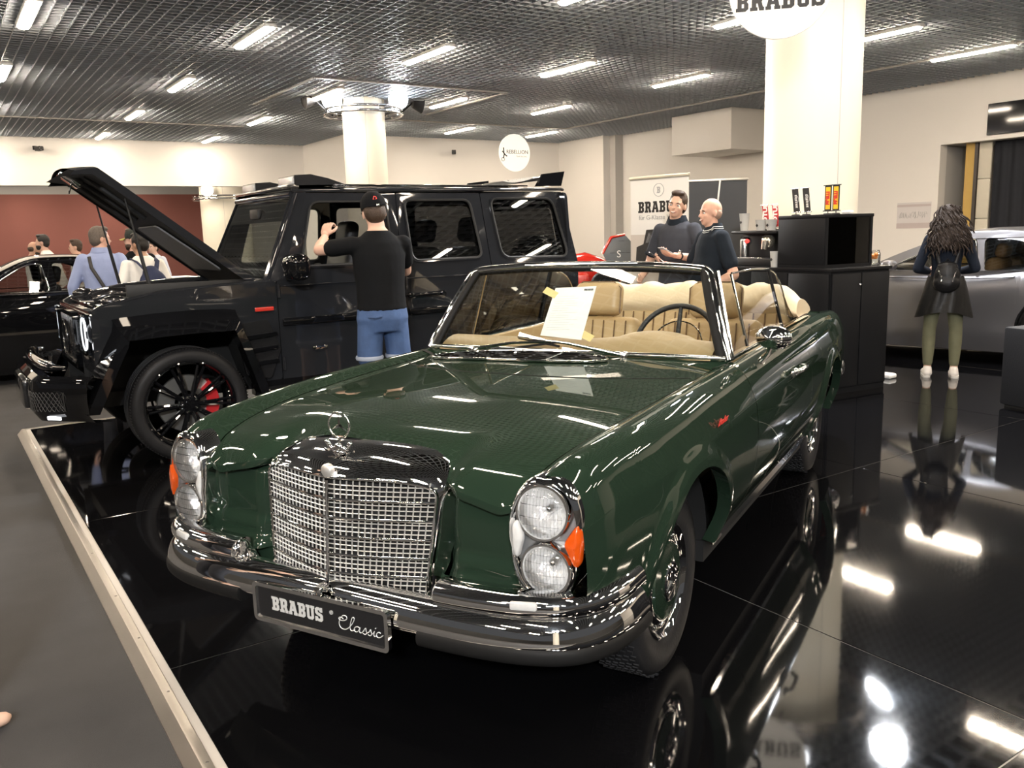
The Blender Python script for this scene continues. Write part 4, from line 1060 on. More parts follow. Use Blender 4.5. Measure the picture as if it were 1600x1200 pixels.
# front bumper
def bprof(y):
    return .93-.02*(y/.7)**2-.26*sstep(.60,.98,abs(y))
Pb = []
for z,dx in ((.66,-.10),(.69,-.02),(.66,.02),(.60,.03),(.54,.035),(.44,.03),(.39,.0),(.385,-.12)):
    Pb.append([(bprof(y)+dx-.05*(1 if z>.65 else 0)*0,y,z-.0) for y in [-.97+1.94*k/40 for k in range(41)]])
bump = MB().grid(Pb).build('front_bumper', M_gb, SU, 40)
for s in (1,-1):
    # side air intake with mesh
    def bf(a,b,c): y = s*a; return (bprof(y)+.036+c, y, b)
    MB().poly(rpoly([(.50,.45),(.50,.585),(.80,.60),(.83,.56),(.80,.46)],.03,3),(),bf,.004).build('bumper_intake', M_dark, bump, 30)
    ms = MB()
    for k in range(14):
        y0 = .50+.024*k; ms.tube([bf(min(.82,y0),.46,.003),bf(min(.82,y0+.07),.59,.003)],.0022,4); ms.tube([bf(min(.82,y0+.07),.46,.003),bf(min(.82,y0),.59,.003)],.0022,4)
    o = ms.build('intake_mesh', mat('black mesh',(.03,.03,.03),.35,var=.1), bump, 30, recalc=False); o['kind']='stuff'
    MB().bbox((.0,-.055,-.012),(.012,.055,.012),.004,Matrix.Translation(bf(.76,.418,.0))@Matrix.Rotation(s*radians(38),4,'Z')).build('day_light', M_ringl, bump)
MB().tube([(bprof(y)-.075-.03*(abs(y)/.7)**2,y,.735) for y in [-.72+1.44*k/24 for k in range(25)]],[.015,.03,.042]+[.05]*19+[.042,.03,.015],10,flat=(1,.75)).build('bumper_blade', M_gb, bump, 60)
MB().bbox((.90,-.30,.42),(.985,.30,.64),.03).build('centre_intake', M_carb, bump)
# wheel-arch flares
for cx in (0.,-2.89):
    a0 = archpts(cx); a1 = archpts(cx,-.075,.44)
    for s in (1,-1):
        inn = [Vector((x,.975,z)) for x,z in a0]; outr = [Vector((x,.955,z)) for x,z in a1]; bod = [Vector((x,.795,z+.035)) for x,z in archpts(cx,-.11,.44)]
        inn = catmull(inn,3); outr = catmull(outr,3); bod = catmull(bod,3); back = [p+Vector((0,-.16,0)) for p in inn]
        mb = MB().grid([back,inn,outr,bod])
        (mb if s > 0 else mb.flipped()).build('arch_flare', M_gb, SU, 35)
    for s in (1,-1):
        hs = MB(); hp = [Vector((x,.80,z+.01)) for x,z in archpts(cx,-.02)]; hs.grid([catmull(hp,3),[p-Vector((0,.35,0)) for p in catmull(hp,3)]]); hs.box((cx-.5,.44,.40),(cx+.6,.45,.95))
        (hs if s>0 else hs.flipped()).build('wheel_housing', M_dark, SU, 60, recalc=False)
# side vent panel behind the front wheel
side('side_vent', rpoly([(-.42,.56),(-.36,.94),(-.60,.96),(-.69,.74),(-.60,.52)],.02,2), (), M_carb, .03, .03)
for z in (.62,.72,.82): side('vent_fin',[( -.42,z),(-.66,z+.02),(-.66,z+.045),(-.42,z+.03)],(),M_gb,.05,.03)
# doors and rear quarter
win1 = rpoly([(-.90,1.33),(-1.035,1.81),(-1.66,1.81),(-1.66,1.33)],[.05,.07,.06,.05],4)
win2 = rpoly([(-1.84,1.335),(-1.82,1.82),(-2.44,1.82),(-2.51,1.335)],.07,4)
win3 = rpoly([(-2.71,1.325),(-2.64,1.83),(-3.31,1.83),(-3.43,1.305)],.09,4)
d1 = rpoly([(-.70,.47),(-.70,1.235),(-.735,1.245),(-1.0,1.875),(-1.752,1.875),(-1.752,.47)],.015,2)
d2 = rpoly([(-1.758,.47),(-1.758,1.875),(-2.545,1.875),(-2.585,1.26),(-2.50,1.0),(-2.42,.80),(-2.40,.47)],.015,2)
aq = archpts(-2.89,-.03,.48)
q3 = rpoly([(-2.552,1.875),(-3.42,1.885),(-3.53,1.25),(-3.54,.56),(-3.44,.48)]+[(x,z) for x,z in reversed(aq[1:-1])]+[(-2.47,.75),(-2.51,1.0),(-2.592,1.26)],.015,2)
dd = side('front_door', d1, [win1], M_gm); dr = side('rear_door', d2, [win2], M_gm); dq = side('rear_quarter', q3, [win3], M_gm)
def ringtube(name, loop, r, m, par, w=.004, s=1):
    MB().tube([(gs(x,z,w)[0],s*gs(x,z,w)[1],z) for x,z in loop],r,6,closed=True).build(name, m, par, 60)
for k,s in enumerate((1,-1)):
    for par,wn in ((dd[k],win1),(dr[k],win2),(dq[k],win3)):
        ringtube('window_seal', wn, .012, M_blk, par, 0, s); 
    for par,wn,gl in ((dd[k],win1,None if s>0 else M_wsg),(dr[k],win2,M_tint),(dq[k],win3,M_tint)):
        if gl:
            mb = MB().poly(wn,(),lambda a,b,c: gs(a,b,c-.02)); (mb if s>0 else mb.flipped()).build('window_glass', gl, par, 30, recalc=False)
    # frame ledge around the side windows
    for par,wn in ((dr[k],win2),(dq[k],win3),(dd[k],win1)):
        c = Vector((sum(p[0] for p in wn)/len(wn),sum(p[1] for p in wn)/len(wn)))
        ol = [(c.x+(x-c.x)*1.045,c.y+(z-c.y)*1.06) for x,z in wn]; mb = MB().poly(ol,[wn],lambda a,b,c_: gs(a,b,c_+.008),.012); (mb if s>0 else mb.flipped()).build('window_surround', M_gm, par, 30)
    # handles, strips, hinges
    for par,x in ((dd[k],-1.60),(dr[k],-1.90)):
        hmb = MB().bbox((x-.15,.80,1.045),(x+.10,.838,1.075),.01); (hmb if s>0 else hmb.flipped()).build('door_handle', M_gb, par, 40)
        lb = MB().lathe([(.022,.80),(.022,.835),(.016,.84),(.001,.84)],axis='y',n=16,c=(x-.19,0,1.06)); (lb if s>0 else lb.flipped()).build('handle_button', M_gb, par, 40)
    for par,xa,xb in ((dd[k],-.72,-1.74),(dr[k],-1.77,-2.44),(dq[k],-2.62,-3.50)):
        st_ = MB().bbox((xb,.80,.90 if par!=dq[k] else 1.0),(xa,.822,.955 if par!=dq[k] else 1.055),.008); (st_ if s>0 else st_.flipped()).build('rub_strip', M_gb, par, 40)
        cr = MB().bbox((xb,.799,1.19),(xa,.808,1.20),.003); (cr if s>0 else cr.flipped()).build('body_crease', M_gm, par, 40)
    for z in (.62,1.16):
        for x in (-.705,-1.756):
            hg = MB().tube([(x,.815,z-.05),(x,.815,z+.05)],.014,8); (hg if s>0 else hg.flipped()).build('door_hinge', M_gm, dd[k], 60)
    mk = MB().bbox((-.66,.80,1.02),(-.52,.815,1.05),.005); (mk if s>0 else mk.flipped()).build('side_marker', mat('red marker lens',(.45,.03,.02),.2,coat=1.,var=.05), SU)
    bdg = MB().bbox((-1.06,.80,.70),(-.94,.808,.725),.003); (bdg if s>0 else bdg.flipped()).build('door_badge', M_chr, dd[k])
    # mirror
    mi = MB(); mi.bbox((-.86,.90,1.24),(-.70,1.14,1.43),.06,None,4); mo = (mi if s>0 else mi.flipped()).build('door_mirror', M_gb, dd[k], 60)
    mf = MB().tube([(-.80,.80,1.25),(-.78,.92,1.27)],.03,8); (mf if s>0 else mf.flipped()).build('mirror_arm', M_gb, mo, 60)
    # A pillar, gutter, cant rail
    ap_ = MB().tube([(-.635,.765,1.215),(-.93,.705,1.872)],.020,8); (ap_ if s>0 else ap_.flipped()).build('pillar_a', M_gm, SU, 60)
    ap2 = MB().add([(-.60,.77,1.225),(-.74,.80,1.235),(-1.01,.71,1.885),(-.90,.69,1.88)],[[0,1,2,3]]); (ap2 if s>0 else ap2.flipped()).build('pillar_skin', M_gm, SU, 30)
    gt_ = MB().tube([(-.90,.70,1.892),(-3.42,.705,1.908),(-3.46,.68,1.905)],.014,6); (gt_ if s>0 else gt_.flipped()).build('roof_gutter', M_gm, SU, 60)
    rn = MB().bbox((-2.42,.74,.36),(-.55,1.0,.42),.015); (rn if s>0 else rn.flipped()).build('running_board', M_blk, SU, 40)
    ss_ = MB().box((-2.45,.70,.40),(-.48,.79,.50)); (ss_ if s>0 else ss_.flipped()).build('sill', M_gb, SU, 40)
# roof
Pr = []
for i in range(13):
    x = lerp(-.90,-3.45,i/12); Pr.append([(x,.70*u,1.90+.045*(1-u**4)*min(1,(i+.6)/1.5)) for u in [-1+k/10 for k in range(21)]])
roof = MB().grid(Pr).build('roof', M_gb, SU, 60)
for k in range(-3,4): MB().bbox((-3.2,k*.16-.02,1.944),(-1.35,k*.16+.02,1.955),.004).build('roof_rib', M_gb, roof, 40)
# roof light bars in carbon pods
for yc in (.47,-.47):
    pts = [(-.95,1.935),(-.95,2.01),(-1.08,2.018),(-1.22,1.99),(-1.36,1.945)]
    pod = MB(); pod.poly(pts,(),lambda a,b,c:(a,yc+.17+c,b),.34).build('light_pod', M_carb, roof, 30)
    MB().bbox((-.955,yc-.155,1.945),(-.935,yc+.155,2.0),.006).build('light_bar', mat('light bar lens',(.7,.7,.72),.15,metal=.7,bump=.8,bscale=90,var=.1), pod if 0 else roof)
MB().bbox((-.98,-.66,1.905),(-.88,.66,1.938),.012).build('roof_lip', M_carb, roof)
# rear roof spoiler
sp_ = MB().poly([(-3.18,1.935),(-3.26,2.045),(-3.50,2.07),(-3.46,1.94)],(),lambda a,b,c:(a,.66+c,b),.03); sp_.build('spoiler_fin', M_gb, roof); 
MB().poly([(-3.18,1.935),(-3.26,2.045),(-3.50,2.07),(-3.46,1.94)],(),lambda a,b,c:(a,-.63+c,b),.03).build('spoiler_fin', M_gb, roof)
MB().poly([(-2.9,1.95),(-3.26,2.02),(-3.50,2.055),(-3.50,2.035),(-3.26,1.99)],(),lambda a,b,c:(a,.63+c,b),1.26).build('roof_spoiler', M_carb, roof)
# rear wall and spare wheel
MB().poly(rrect(-.78,.50,.78,1.88,.05),[rrect(-.55,1.3,.55,1.75,.05)],lambda a,b,c:(-3.50+c+.10*sstep(1.25,1.9,b),a,b),.03).build('rear_wall', M_gm, SU)
MB().poly(rrect(-.55,1.3,.55,1.75,.05),(),lambda a,b,c:(-3.49+.10*sstep(1.25,1.9,b),a,b)).build('rear_glass', M_tint, SU, recalc=False)
sp = MB().lathe([(.001,-3.82),(.30,-3.82),(.37,-3.79),(.40,-3.72),(.40,-3.58),(.38,-3.54),(.001,-3.53)],axis='x',n=48,c=(0,-.02,1.10)); sp.build('spare_wheel', M_gb, SU, 40)
MB().bbox((-3.66,-.90,.42),(-3.50,.90,.66),.03).build('rear_bumper', M_gb, SU)
for s in (1,-1): MB().bbox((-3.56,s*.68-.1,.70),(-3.52,s*.68+.1,.80),.01).build('tail_lamp', mat('red lamp glass',(.3,.01,.01),.1,coat=1.,var=.1), SU)
# windscreen
MB().add([(-.615,-.745,1.235),(-.615,.745,1.235),(-.905,.685,1.865),(-.905,-.685,1.865)],[[0,1,2,3]]).build('windscreen', M_wsg, SU, 10, recalc=False)
MB().tube([(-.60,-.76,1.225),(-.60,.76,1.225)],.03,8).build('windscreen_base', M_blk, SU, 60)
MB().tube([(-.905,-.69,1.868),(-.905,.69,1.868)],.028,8).build('windscreen_header', M_gm, SU, 60)
sb = MB().add([(-.885,-.68,1.82),(-.885,.68,1.82),(-.815,.69,1.67),(-.815,-.69,1.67)],[[0,1,2,3]]); sb.v=[(x-.012,y,z) for x,y,z in sb.v]; sb.build('sun_strip', mat('grey shade band',(.05,.05,.055),.5,var=.1), SU, 10)
for (y0,y1) in ((-.55,.05),(.05,.60)): MB().tube([(-.575,y1,1.235),(-.60,y0+.1,1.27),(-.62,y0,1.29)],[.012,.008,.006],6).build('wiper', M_blk, SU, 60)
# cabin
MB().box((-3.4,-.76,.48),(-.62,.76,.56)).build('cabin_floor', M_dark, SU)
MB().bbox((-.98,-.70,.90),(-.60,.70,1.20),.05).build('dashboard', M_blk, SU)
MB().bbox((-.80,-.30,1.18),(-.76,.45,1.30),.015).build('dash_screen', M_blk, SU)
stw = Vector((-1.10,.38,1.16)); qq = Euler((0,radians(60),0)).to_matrix()
sw2 = MB().tube([stw+qq@Vector((.19*cos(2*pi*k/40),.19*sin(2*pi*k/40),0)) for k in range(40)],.016,8,closed=True).build('steering_wheel', M_blk, SU, 60)
MB().ball(stw,(.06,.07,.07)).build('wheel_hub', M_blk, sw2, 60)
def suv_seat(x, y):
    Ms = Matrix.Translation((x,y,.82))@Matrix.Rotation(radians(-12),4,'Y')
    b = MB(); b.bbox((-.10,-.26,-.02),(.07,.26,.62),.07,Ms,4); b.bbox((.0,-.26,-.12),(.52,.26,.06),.06,Matrix.Translation((x+.02,y,.80)),4); S_=b.build('seat', M_seat, SU, 60)
    p = MB(); p.bbox((.02,-.15,.05),(.08,.15,.45),.04,Ms,3); p.build('seat_panel', M_seatp, S_, 60)
    h = MB(); h.bbox((-.07,-.15,.66),(.06,.15,.88),.06,Ms,4); h.build('headrest', M_seat, S_, 60)
suv_seat(-1.62,.38); suv_seat(-1.62,-.38); suv_seat(-2.45,.42); suv_seat(-2.45,-.42)
MB().bbox((-.86,-.10,1.70),(-.82,.10,1.78),.01).build('rear_mirror', M_blk, SU)
MB().add([(-1.0,-.68,1.885),(-1.0,.68,1.885),(-3.4,.68,1.89),(-3.4,-.68,1.89)],[[0,1,2,3]]).build('headliner', M_blk, SU, 10)
# engine bay
eng = MB().box((-.60,-.62,.95),(.54,.62,1.06)).build('engine_bay', M_dark, SU)
MB().bbox((-.45,-.30,1.05),(.25,.30,1.14),.03).build('engine_cover', M_carb, SU)
for y in (.42,-.42): MB().bbox((-.30,y-.14,1.05),(.35,y+.14,1.16),.03).build('air_box', M_blk, SU)
MB().bbox((.30,-.58,1.05),(.52,.58,1.13),.015).build('radiator_bridge', M_gb, SU)
MB().tube([(.45,.25,1.15),(.35,.30,1.185),(.25,.25,1.175)],.05,10).build('intake_pipe', M_carb, SU, 60)
MB().bbox((-.56,-.60,1.12),(-.44,.60,1.19),.01).build('bulkhead_cowl', M_blk, SU)
MB().bbox((-.55,.585,1.17),(.30,.615,1.255),.006).build('bay_seal', M_blk, SU)
# raised bonnet
HM = Matrix.Translation((-.585,0,1.245))@Matrix.Rotation(radians(-38.6),4,'Y')     # local x along the bonnet, z its normal
HL, HW = 1.42, .655
Pk = []
for i in range(25):
    u = HL*i/24; row = []
    for j in range(41):
        v = -1+2*j/40; a = abs(v)
        z = .030-.022*a**3+.030*(1-sstep(.52,.60,a))*sstep(.10,.2,u)*(1-sstep(HL-.22,HL-.10,u))
        z -= .11*sstep(HL-.14,HL,u)**1.6
        row.append(HM@Vector((u-.03*sstep(HL-.1,HL,u)*0-.05*a*a*sstep(HL-.3,HL,u),v*HW,z)))
    Pk.append(row)
skin = MB().grid(Pk); bon = skin.build('bonnet', M_gm, SU, 50)
lipn = MB()
for s in (1,-1): MB().grid([[HM@Vector((HL*i/24-.0-.05*sstep(HL-.3,HL,HL*i/24),s*HW,.008-.11*sstep(HL-.14,HL,HL*i/24)**1.6)) for i in range(25)],[HM@Vector((HL*i/24-.05*sstep(HL-.3,HL,HL*i/24),s*(HW-.004),-.045-.09*sstep(HL-.14,HL,HL*i/24)**1.6)) for i in range(25)]]).build('bonnet_side', M_gm, bon, 50)
MB().grid([[HM@Vector((HL*i/12*.985,v*HW*.99,-.030-.085*sstep(HL-.16,HL,HL*i/12)+(.02*sin(v*9) if 0 else 0))) for v in [-1+k/8 for k in range(17)]] for i in range(13)]).build('bonnet_liner', M_blk, bon, 50)
M_foil = mat('grey heat shield',(.16,.16,.16),.5,metal=.4,bump=.5,bscale=120,var=.1)
mb = MB().poly(rpoly([(.18,-.42),(.18,.42),(.72,.34),(.72,-.34)],.04,3),(),lambda a,b,c: HM@Vector((a,b,-.040+c)),.012); mb.build('heat_shield', M_foil, bon, 30)
for y in (-.30,0,.30): MB().bbox((.80,y-.02,-.055),(1.28,y+.02,-.025),.008,HM).build('bonnet_rib', M_blk, bon)
lt = MB(); lt.bbox((1.24,-.10,-.10),(1.40,.10,-.05),.01,HM); lt.build('latch', M_chr, bon)
MB().tube([HM@Vector((1.30,.03,-.09)),HM@Vector((1.27,.03,-.17))],.006,6).build('latch_hook', M_chr, bon, 60)
def onto(px): return px
for s in (1,-1):
    a = HM@Vector((1.02,s*.60,-.05)); b = Vector((.14,s*.60,1.22)); m = a.lerp(b,.5)
    g1 = MB().tube([b,m],.013,8).build('gas_strut', M_blk, SU, 60); MB().tube([m,a],.007,8).build('strut_rod', M_chr if 0 else M_blk, g1, 60)
# wheels
def suv_wheel(x, s, steer=0.):
    c = Matrix.Translation((x,s*.74,.405))@Matrix.Rotation(steer,4,'Z')
    def B(mb, n, m, par=SU, sm=50): return (mb if s>0 else mb.flipped()).xf(c).build(n, m, par, sm)
    ty = B(MB().lathe([(.305,-.13),(.33,-.145),(.375,-.145),(.397,-.125),(.404,-.09),(.405,0),(.404,.09),(.397,.125),(.375,.147),(.335,.148),(.312,.138),(.305,.12)],axis='y',n=96),'tyre',M_tyre)
    gr = MB()
    for y in (-.06,-.02,.02,.06): gr.lathe([(.4035,y-.005),(.4075,y-.004),(.4075,y+.004),(.4035,y+.005)],axis='y',n=96)
    for k in range(120):
        q = Matrix.Rotation(2*pi*k/120,4,'Y')@Matrix.Translation((0,.105,.401)); gr.box((-.004,-.018,-.004),(.004,.02,.002),q)
    o = B(gr,'tread_rib',M_tyre,ty,20); o['kind']='stuff'
    rim = B(MB().lathe([(.305,.12),(.312,.140),(.305,.145),(.292,.125),(.285,.09),(.28,-.10)],axis='y',n=72),'rim',M_gb)
    for k in range(10):
        for dl in (-.075,.075):
            a = 2*pi*k/10
            p0 = Vector((.055*cos(a),.085,.055*sin(a))); p1 = Vector((.288*cos(a+dl),.128,.288*sin(a+dl)))
            B(MB().tube([p0,p0.lerp(p1,.5)+Vector((0,.004,0)),p1],[.017,.013,.011],6,flat=(1,1)),'spoke',M_gb,rim,40)
    B(MB().lathe([(.075,.05),(.075,.09),(.06,.10),(.035,.098),(.034,.104),(.001,.106)],axis='y',n=24),'hub',M_gb,rim)
    for k in range(5):
        a=2*pi*k/5; B(MB().lathe([(.010,.09),(.010,.108),(.001,.11)],axis='y',n=8,c=(.052*cos(a),0,.052*sin(a))),'wheel_bolt',M_chr,rim)
    dsk = B(MB().lathe([(.09,.02),(.20,.02),(.205,.015),(.205,-.01),(.09,-.01)],axis='y',n=48),'brake_disc',M_disc,SU,30)
    cal = MB(); Pq=[]
    for k in range(9):
        a = radians(55-80*k/8-180*0); a = radians(180-(-35+80*k/8)) ; Pq.append([(r*cos(a),y,r*sin(a)) for r,y in ((.13,.045),(.215,.05),(.225,.02),(.215,-.03),(.13,-.03))])
    cal.grid(Pq,closed_v=True); cal.f += [[0,1,2,3,4],[len(Pq)*5-1-k for k in range(5)]]
    B(cal,'brake_caliper',M_cal,SU,40)
for x in (0.,-2.89):
    for s in (1,-1): suv_wheel(x,s)
MB().box((-3.3,-.60,.42),(.55,.60,.52)).build('underbody', M_dark, SU)
# ================================================================ OTHER CARS
def low_car(root, X, m_body, m_glass, belt, roofpts, wins, axles, R, halfw=.93, trim=M_chr, roof_z=1.42):
    # X: stations [(x, top_z, half_width)], front to rear
    xs = [a[0] for a in X][::-1]; tz = [a[1] for a in X][::-1]; hw = [a[2] for a in X][::-1]
    P = []
    x0, x1 = X[0][0], X[-1][0]
    st = [lerp(x0,x1,k/70) for k in range(71)]
    for cx in axles:
        for e in (-1,1):
            for q in (1.001,.999,.97,.92): st.append(cx+e*(R+.05)*q)
    st = sorted(set(st), reverse=True)
    for s in (1,-1):
        P = []
        for x in st:
            z1 = interp(xs,tz,x); w = interp(xs,hw,x); zb = .13
            for cx in axles:
                if abs(x-cx) < R+.05: zb = max(zb, R+.0+sqrt((R+.05)**2-(x-cx)**2))
            sec = [(0,z1+.02),(w*.5,z1+.016),(w*.80,z1-.002),(w*.93,z1-.045),(w*.985,z1-.14),(w,z1-.26),(w*.985,.48),(w*.97,.30),(w*.93,.13)]
            sec = [(p.x,p.y) for p in catmull([(a,b,0) for a,b in sec],4)]
            c = cut_section(sec, max(zb,.13), 30)
            P.append([(x,s*y,z) for y,z in c])
        mb = MB().grid(P); mb.build('body_side', m_body, root, 50)
    # greenhouse
    rx = [p[0] for p in roofpts][::-1]; rz = [p[1] for p in roofpts][::-1]
    bz = belt
    def ty(x,z): t = (z-bz)/(roof_z-bz); return interp(xs,hw,x)*.93-.20*max(0,t)**1.1
    out = [(p[0],p[1]) for p in roofpts]
    out = [(p.x,p.y) for p in catmull([(a,b,0) for a,b in out],6)]
    outl = out+[(out[-1][0],bz-.05),(out[0][0],bz-.05)]
    gh = None
    for s in (1,-1):
        mb = MB().poly(outl, wins, lambda a,b,c:(a,ty(a,b)+c,b), .03)
        g = (mb if s>0 else mb.flipped()).build('cabin_side', m_body, root, 40)
        for w_ in wins:
            mb = MB().poly(w_, (), lambda a,b,c:(a,ty(a,b)-.012,b)); (mb if s>0 else mb.flipped()).build('side_window', m_glass, g, 30, recalc=False)
        c_ = MB().tube([(a,s*(ty(a,b)+.006),b) for a,b in trim_line(wins)],.011,6); c_.build('window_trim', trim, g, 60)
        for cx in axles:
            wh = MB(); pts = [(cx+(R+.045)*cos(a*pi/12),R+(R+.045)*sin(a*pi/12)) for a in range(13)]
            wh.grid([[(a,s*(halfw-.08),b) for a,b in pts],[(a,s*.5,b) for a,b in pts]]); wh.box((cx-R,s*.5-.01,.2),(cx+R,s*.5+.01,R*2)); wh.build('wheel_housing', M_dark, root, 60, recalc=False)
            t = MB().lathe([(R*.74,-.10),(R*.9,-.12),(R,-.09),(R,.09),(R*.9,.115),(R*.76,.10)],axis='y',n=48,c=(cx,0,R)); t = t if s>0 else t.flipped(); t.xf(Matrix.Translation((0,s*(halfw-.14),0))).build('tyre', M_tyre, root, 50)
            rm = MB().lathe([(R*.76,.10),(R*.74,.08),(R*.68,.0)],axis='y',n=40,c=(cx,0,R))
            for k in range(10):
                a = 2*pi*k/10; rm.tube([(cx+.03*cos(a),.06,R+.03*sin(a)),(cx+R*.73*cos(a),.09,R+R*.73*sin(a))],[.022,.012],5)
            rm.lathe([(.06,.05),(.055,.09),(.001,.095)],axis='y',n=16,c=(cx,0,R))
            rm = rm if s>0 else rm.flipped(); rm.xf(Matrix.Translation((0,s*(halfw-.14),0))).build('rim', M_disc, root, 40)
    # roof skin, screens
    rr = [p for p in out]
    top = MB().grid([[(a,ty(a,b)*u,b+.03*(1-u*u)) for u in [-1+k/8 for k in range(17)]] for a,b in rr]); top.build('roof', m_body, root, 50)
    MB().box((x1+.5,-halfw*.88,.12),(x0-.5,halfw*.88,.45)).build('underbody', M_dark, root)
    MB().box((x1+.6,-halfw*.86,.40),(axles[0]-.4,halfw*.86,.62)).build('cabin_floor', M_blk, root)
    return ty
def trim_line(wins): return [p for p in wins[0]]
# ---- black saloon at the far left (faces left)
SD = thing('saloon_car','black saloon with chrome window trim behind the group of people','car',(-.62,12.23,FLOOR_Z),pi)
sw1 = rpoly([(-1.02,1.055),(-1.55,1.375),(-1.72,1.385),(-1.77,1.06)],[.05,.12,.05,.04],4); sw2_ = rpoly([(-1.86,1.06),(-1.83,1.385),(-2.15,1.36),(-2.62,1.10),(-2.60,1.06)],[.03,.05,.2,.05,.03],4)
low_car(SD,[(.88,.66,.55),(.80,.74,.72),(.55,.86,.86),(0,.96,.92),(-.9,1.04,.925),(-1.8,1.05,.93),(-2.8,1.07,.93),(-3.6,1.05,.86),(-3.85,.95,.76)],M_gb,glass_mat('lightly tinted side glass',(.7,.72,.72),.8),1.03,
   [(-.72,1.04),(-1.15,1.24),(-1.55,1.42),(-1.85,1.455),(-2.3,1.43),(-2.75,1.27),(-3.15,1.08)],[sw1,sw2_],[0.,-2.95],.35,roof_z=1.45)
ar_ = catmull([(-.95,1.05,0),(-1.25,1.24,0),(-1.55,1.40,0),(-1.80,1.425,0),(-2.2,1.39,0),(-2.65,1.11,0)],5)
MB().tube([(p.x,.925*.93-.20*max(0,(p.y-1.03)/.42)**1.1+.012,p.y) for p in ar_],.013,6).build('chrome_arc', M_chr, SD, 60)
MB().tube([(-.95,.875,1.048),(-2.65,.88,1.052)],.010,6).build('chrome_belt', M_chr, SD, 60)
mi = MB(); mi.bbox((-1.18,.94,1.03),(-1.03,1.12,1.16),.05,None,4); mi.build('door_mirror', M_gb, SD, 60)
for x,y in ((-1.75,.38),(-2.55,.38),(-1.75,-.38),(-2.55,-.38)):
    b = MB(); b.bbox((-.08,-.23,0),(.08,.23,.55),.07,Matrix.Translation((x,y,.60))@Matrix.Rotation(radians(-12),4,'Y'),3); b.bbox((-.06,-.13,.56),(.06,.13,.76),.05,Matrix.Translation((x,y,.60))@Matrix.Rotation(radians(-12),4,'Y'),3); b.build('seat', M_seat, SD, 60)
# windscreens
for (a,b) in (((-.72,1.04),(-1.42,1.38)),((-3.15,1.08),(-2.4,1.42))): pass
# ---- silver coupe on the right (faces left)
M_silver = mat('satin silver grey paint',(.17,.17,.185),.32,metal=.7,coat=.6,coat_rough=.08,var=.06,vscale=2)
CP = thing('coupe_car','satin silver grey coupe parked behind the woman','car',(9.76,6.86,0),radians(101))
w1 = rpoly([(-.95,.985),(-1.55,1.285),(-1.85,1.325),(-1.93,.985)],[.06,.15,.05,.03],4); w2 = rpoly([(-1.99,.985),(-1.93,1.325),(-2.25,1.31),(-2.85,1.12),(-2.75,1.0)],[.03,.06,.2,.06,.05],4)
low_car(CP,[(.90,.60,.55),(.80,.74,.74),(.45,.86,.90),(0,.93,.97),(-.9,.965,.955),(-1.8,.965,.955),(-2.6,1.03,.99),(-3.3,1.00,.93),(-3.75,.88,.74)],M_silver,glass_mat('coupe side glass',(.55,.57,.56),.75),.965,
   [(-.66,.98),(-1.15,1.20),(-1.6,1.36),(-1.95,1.40),(-2.4,1.375),(-2.95,1.22),(-3.35,1.03)],[w1,w2],[0.,-2.75],.375,halfw=.96,roof_z=1.40)
ps_ = catmull([(-.2,.90,0),(-.9,.925,0),(-1.8,.925,0),(-2.3,.95,0)],5); MB().tube([(p.x,.952,p.y-.02) for p in ps_],.009,6).build('waist_line', M_silver, CP, 60)
mi = MB(); mi.bbox((-1.12,.94,.98),(-.98,1.12,1.10),.05,None,4); mi.build('door_mirror', M_silver, CP, 60)
swc = MB().tube([(-1.35+.10*cos(2*pi*k/30),.36+.19*sin(2*pi*k/30),.98+.16*cos(2*pi*k/30)) for k in range(30)],.016,8,closed=True).build('steering_wheel', M_satin, CP, 60)
for x,y in ((-1.85,.38),(-1.85,-.38)):
    b = MB(); b.bbox((-.09,-.25,0),(.09,.25,.58),.08,Matrix.Translation((x,y,.55))@Matrix.Rotation(radians(-16),4,'Y'),3); b.bbox((-.06,-.14,.58),(.06,.14,.74),.05,Matrix.Translation((x,y,.55))@Matrix.Rotation(radians(-16),4,'Y'),3); b.build('seat', mat('camel seat leather',(.36,.22,.10),.5,var=.08), CP, 60)
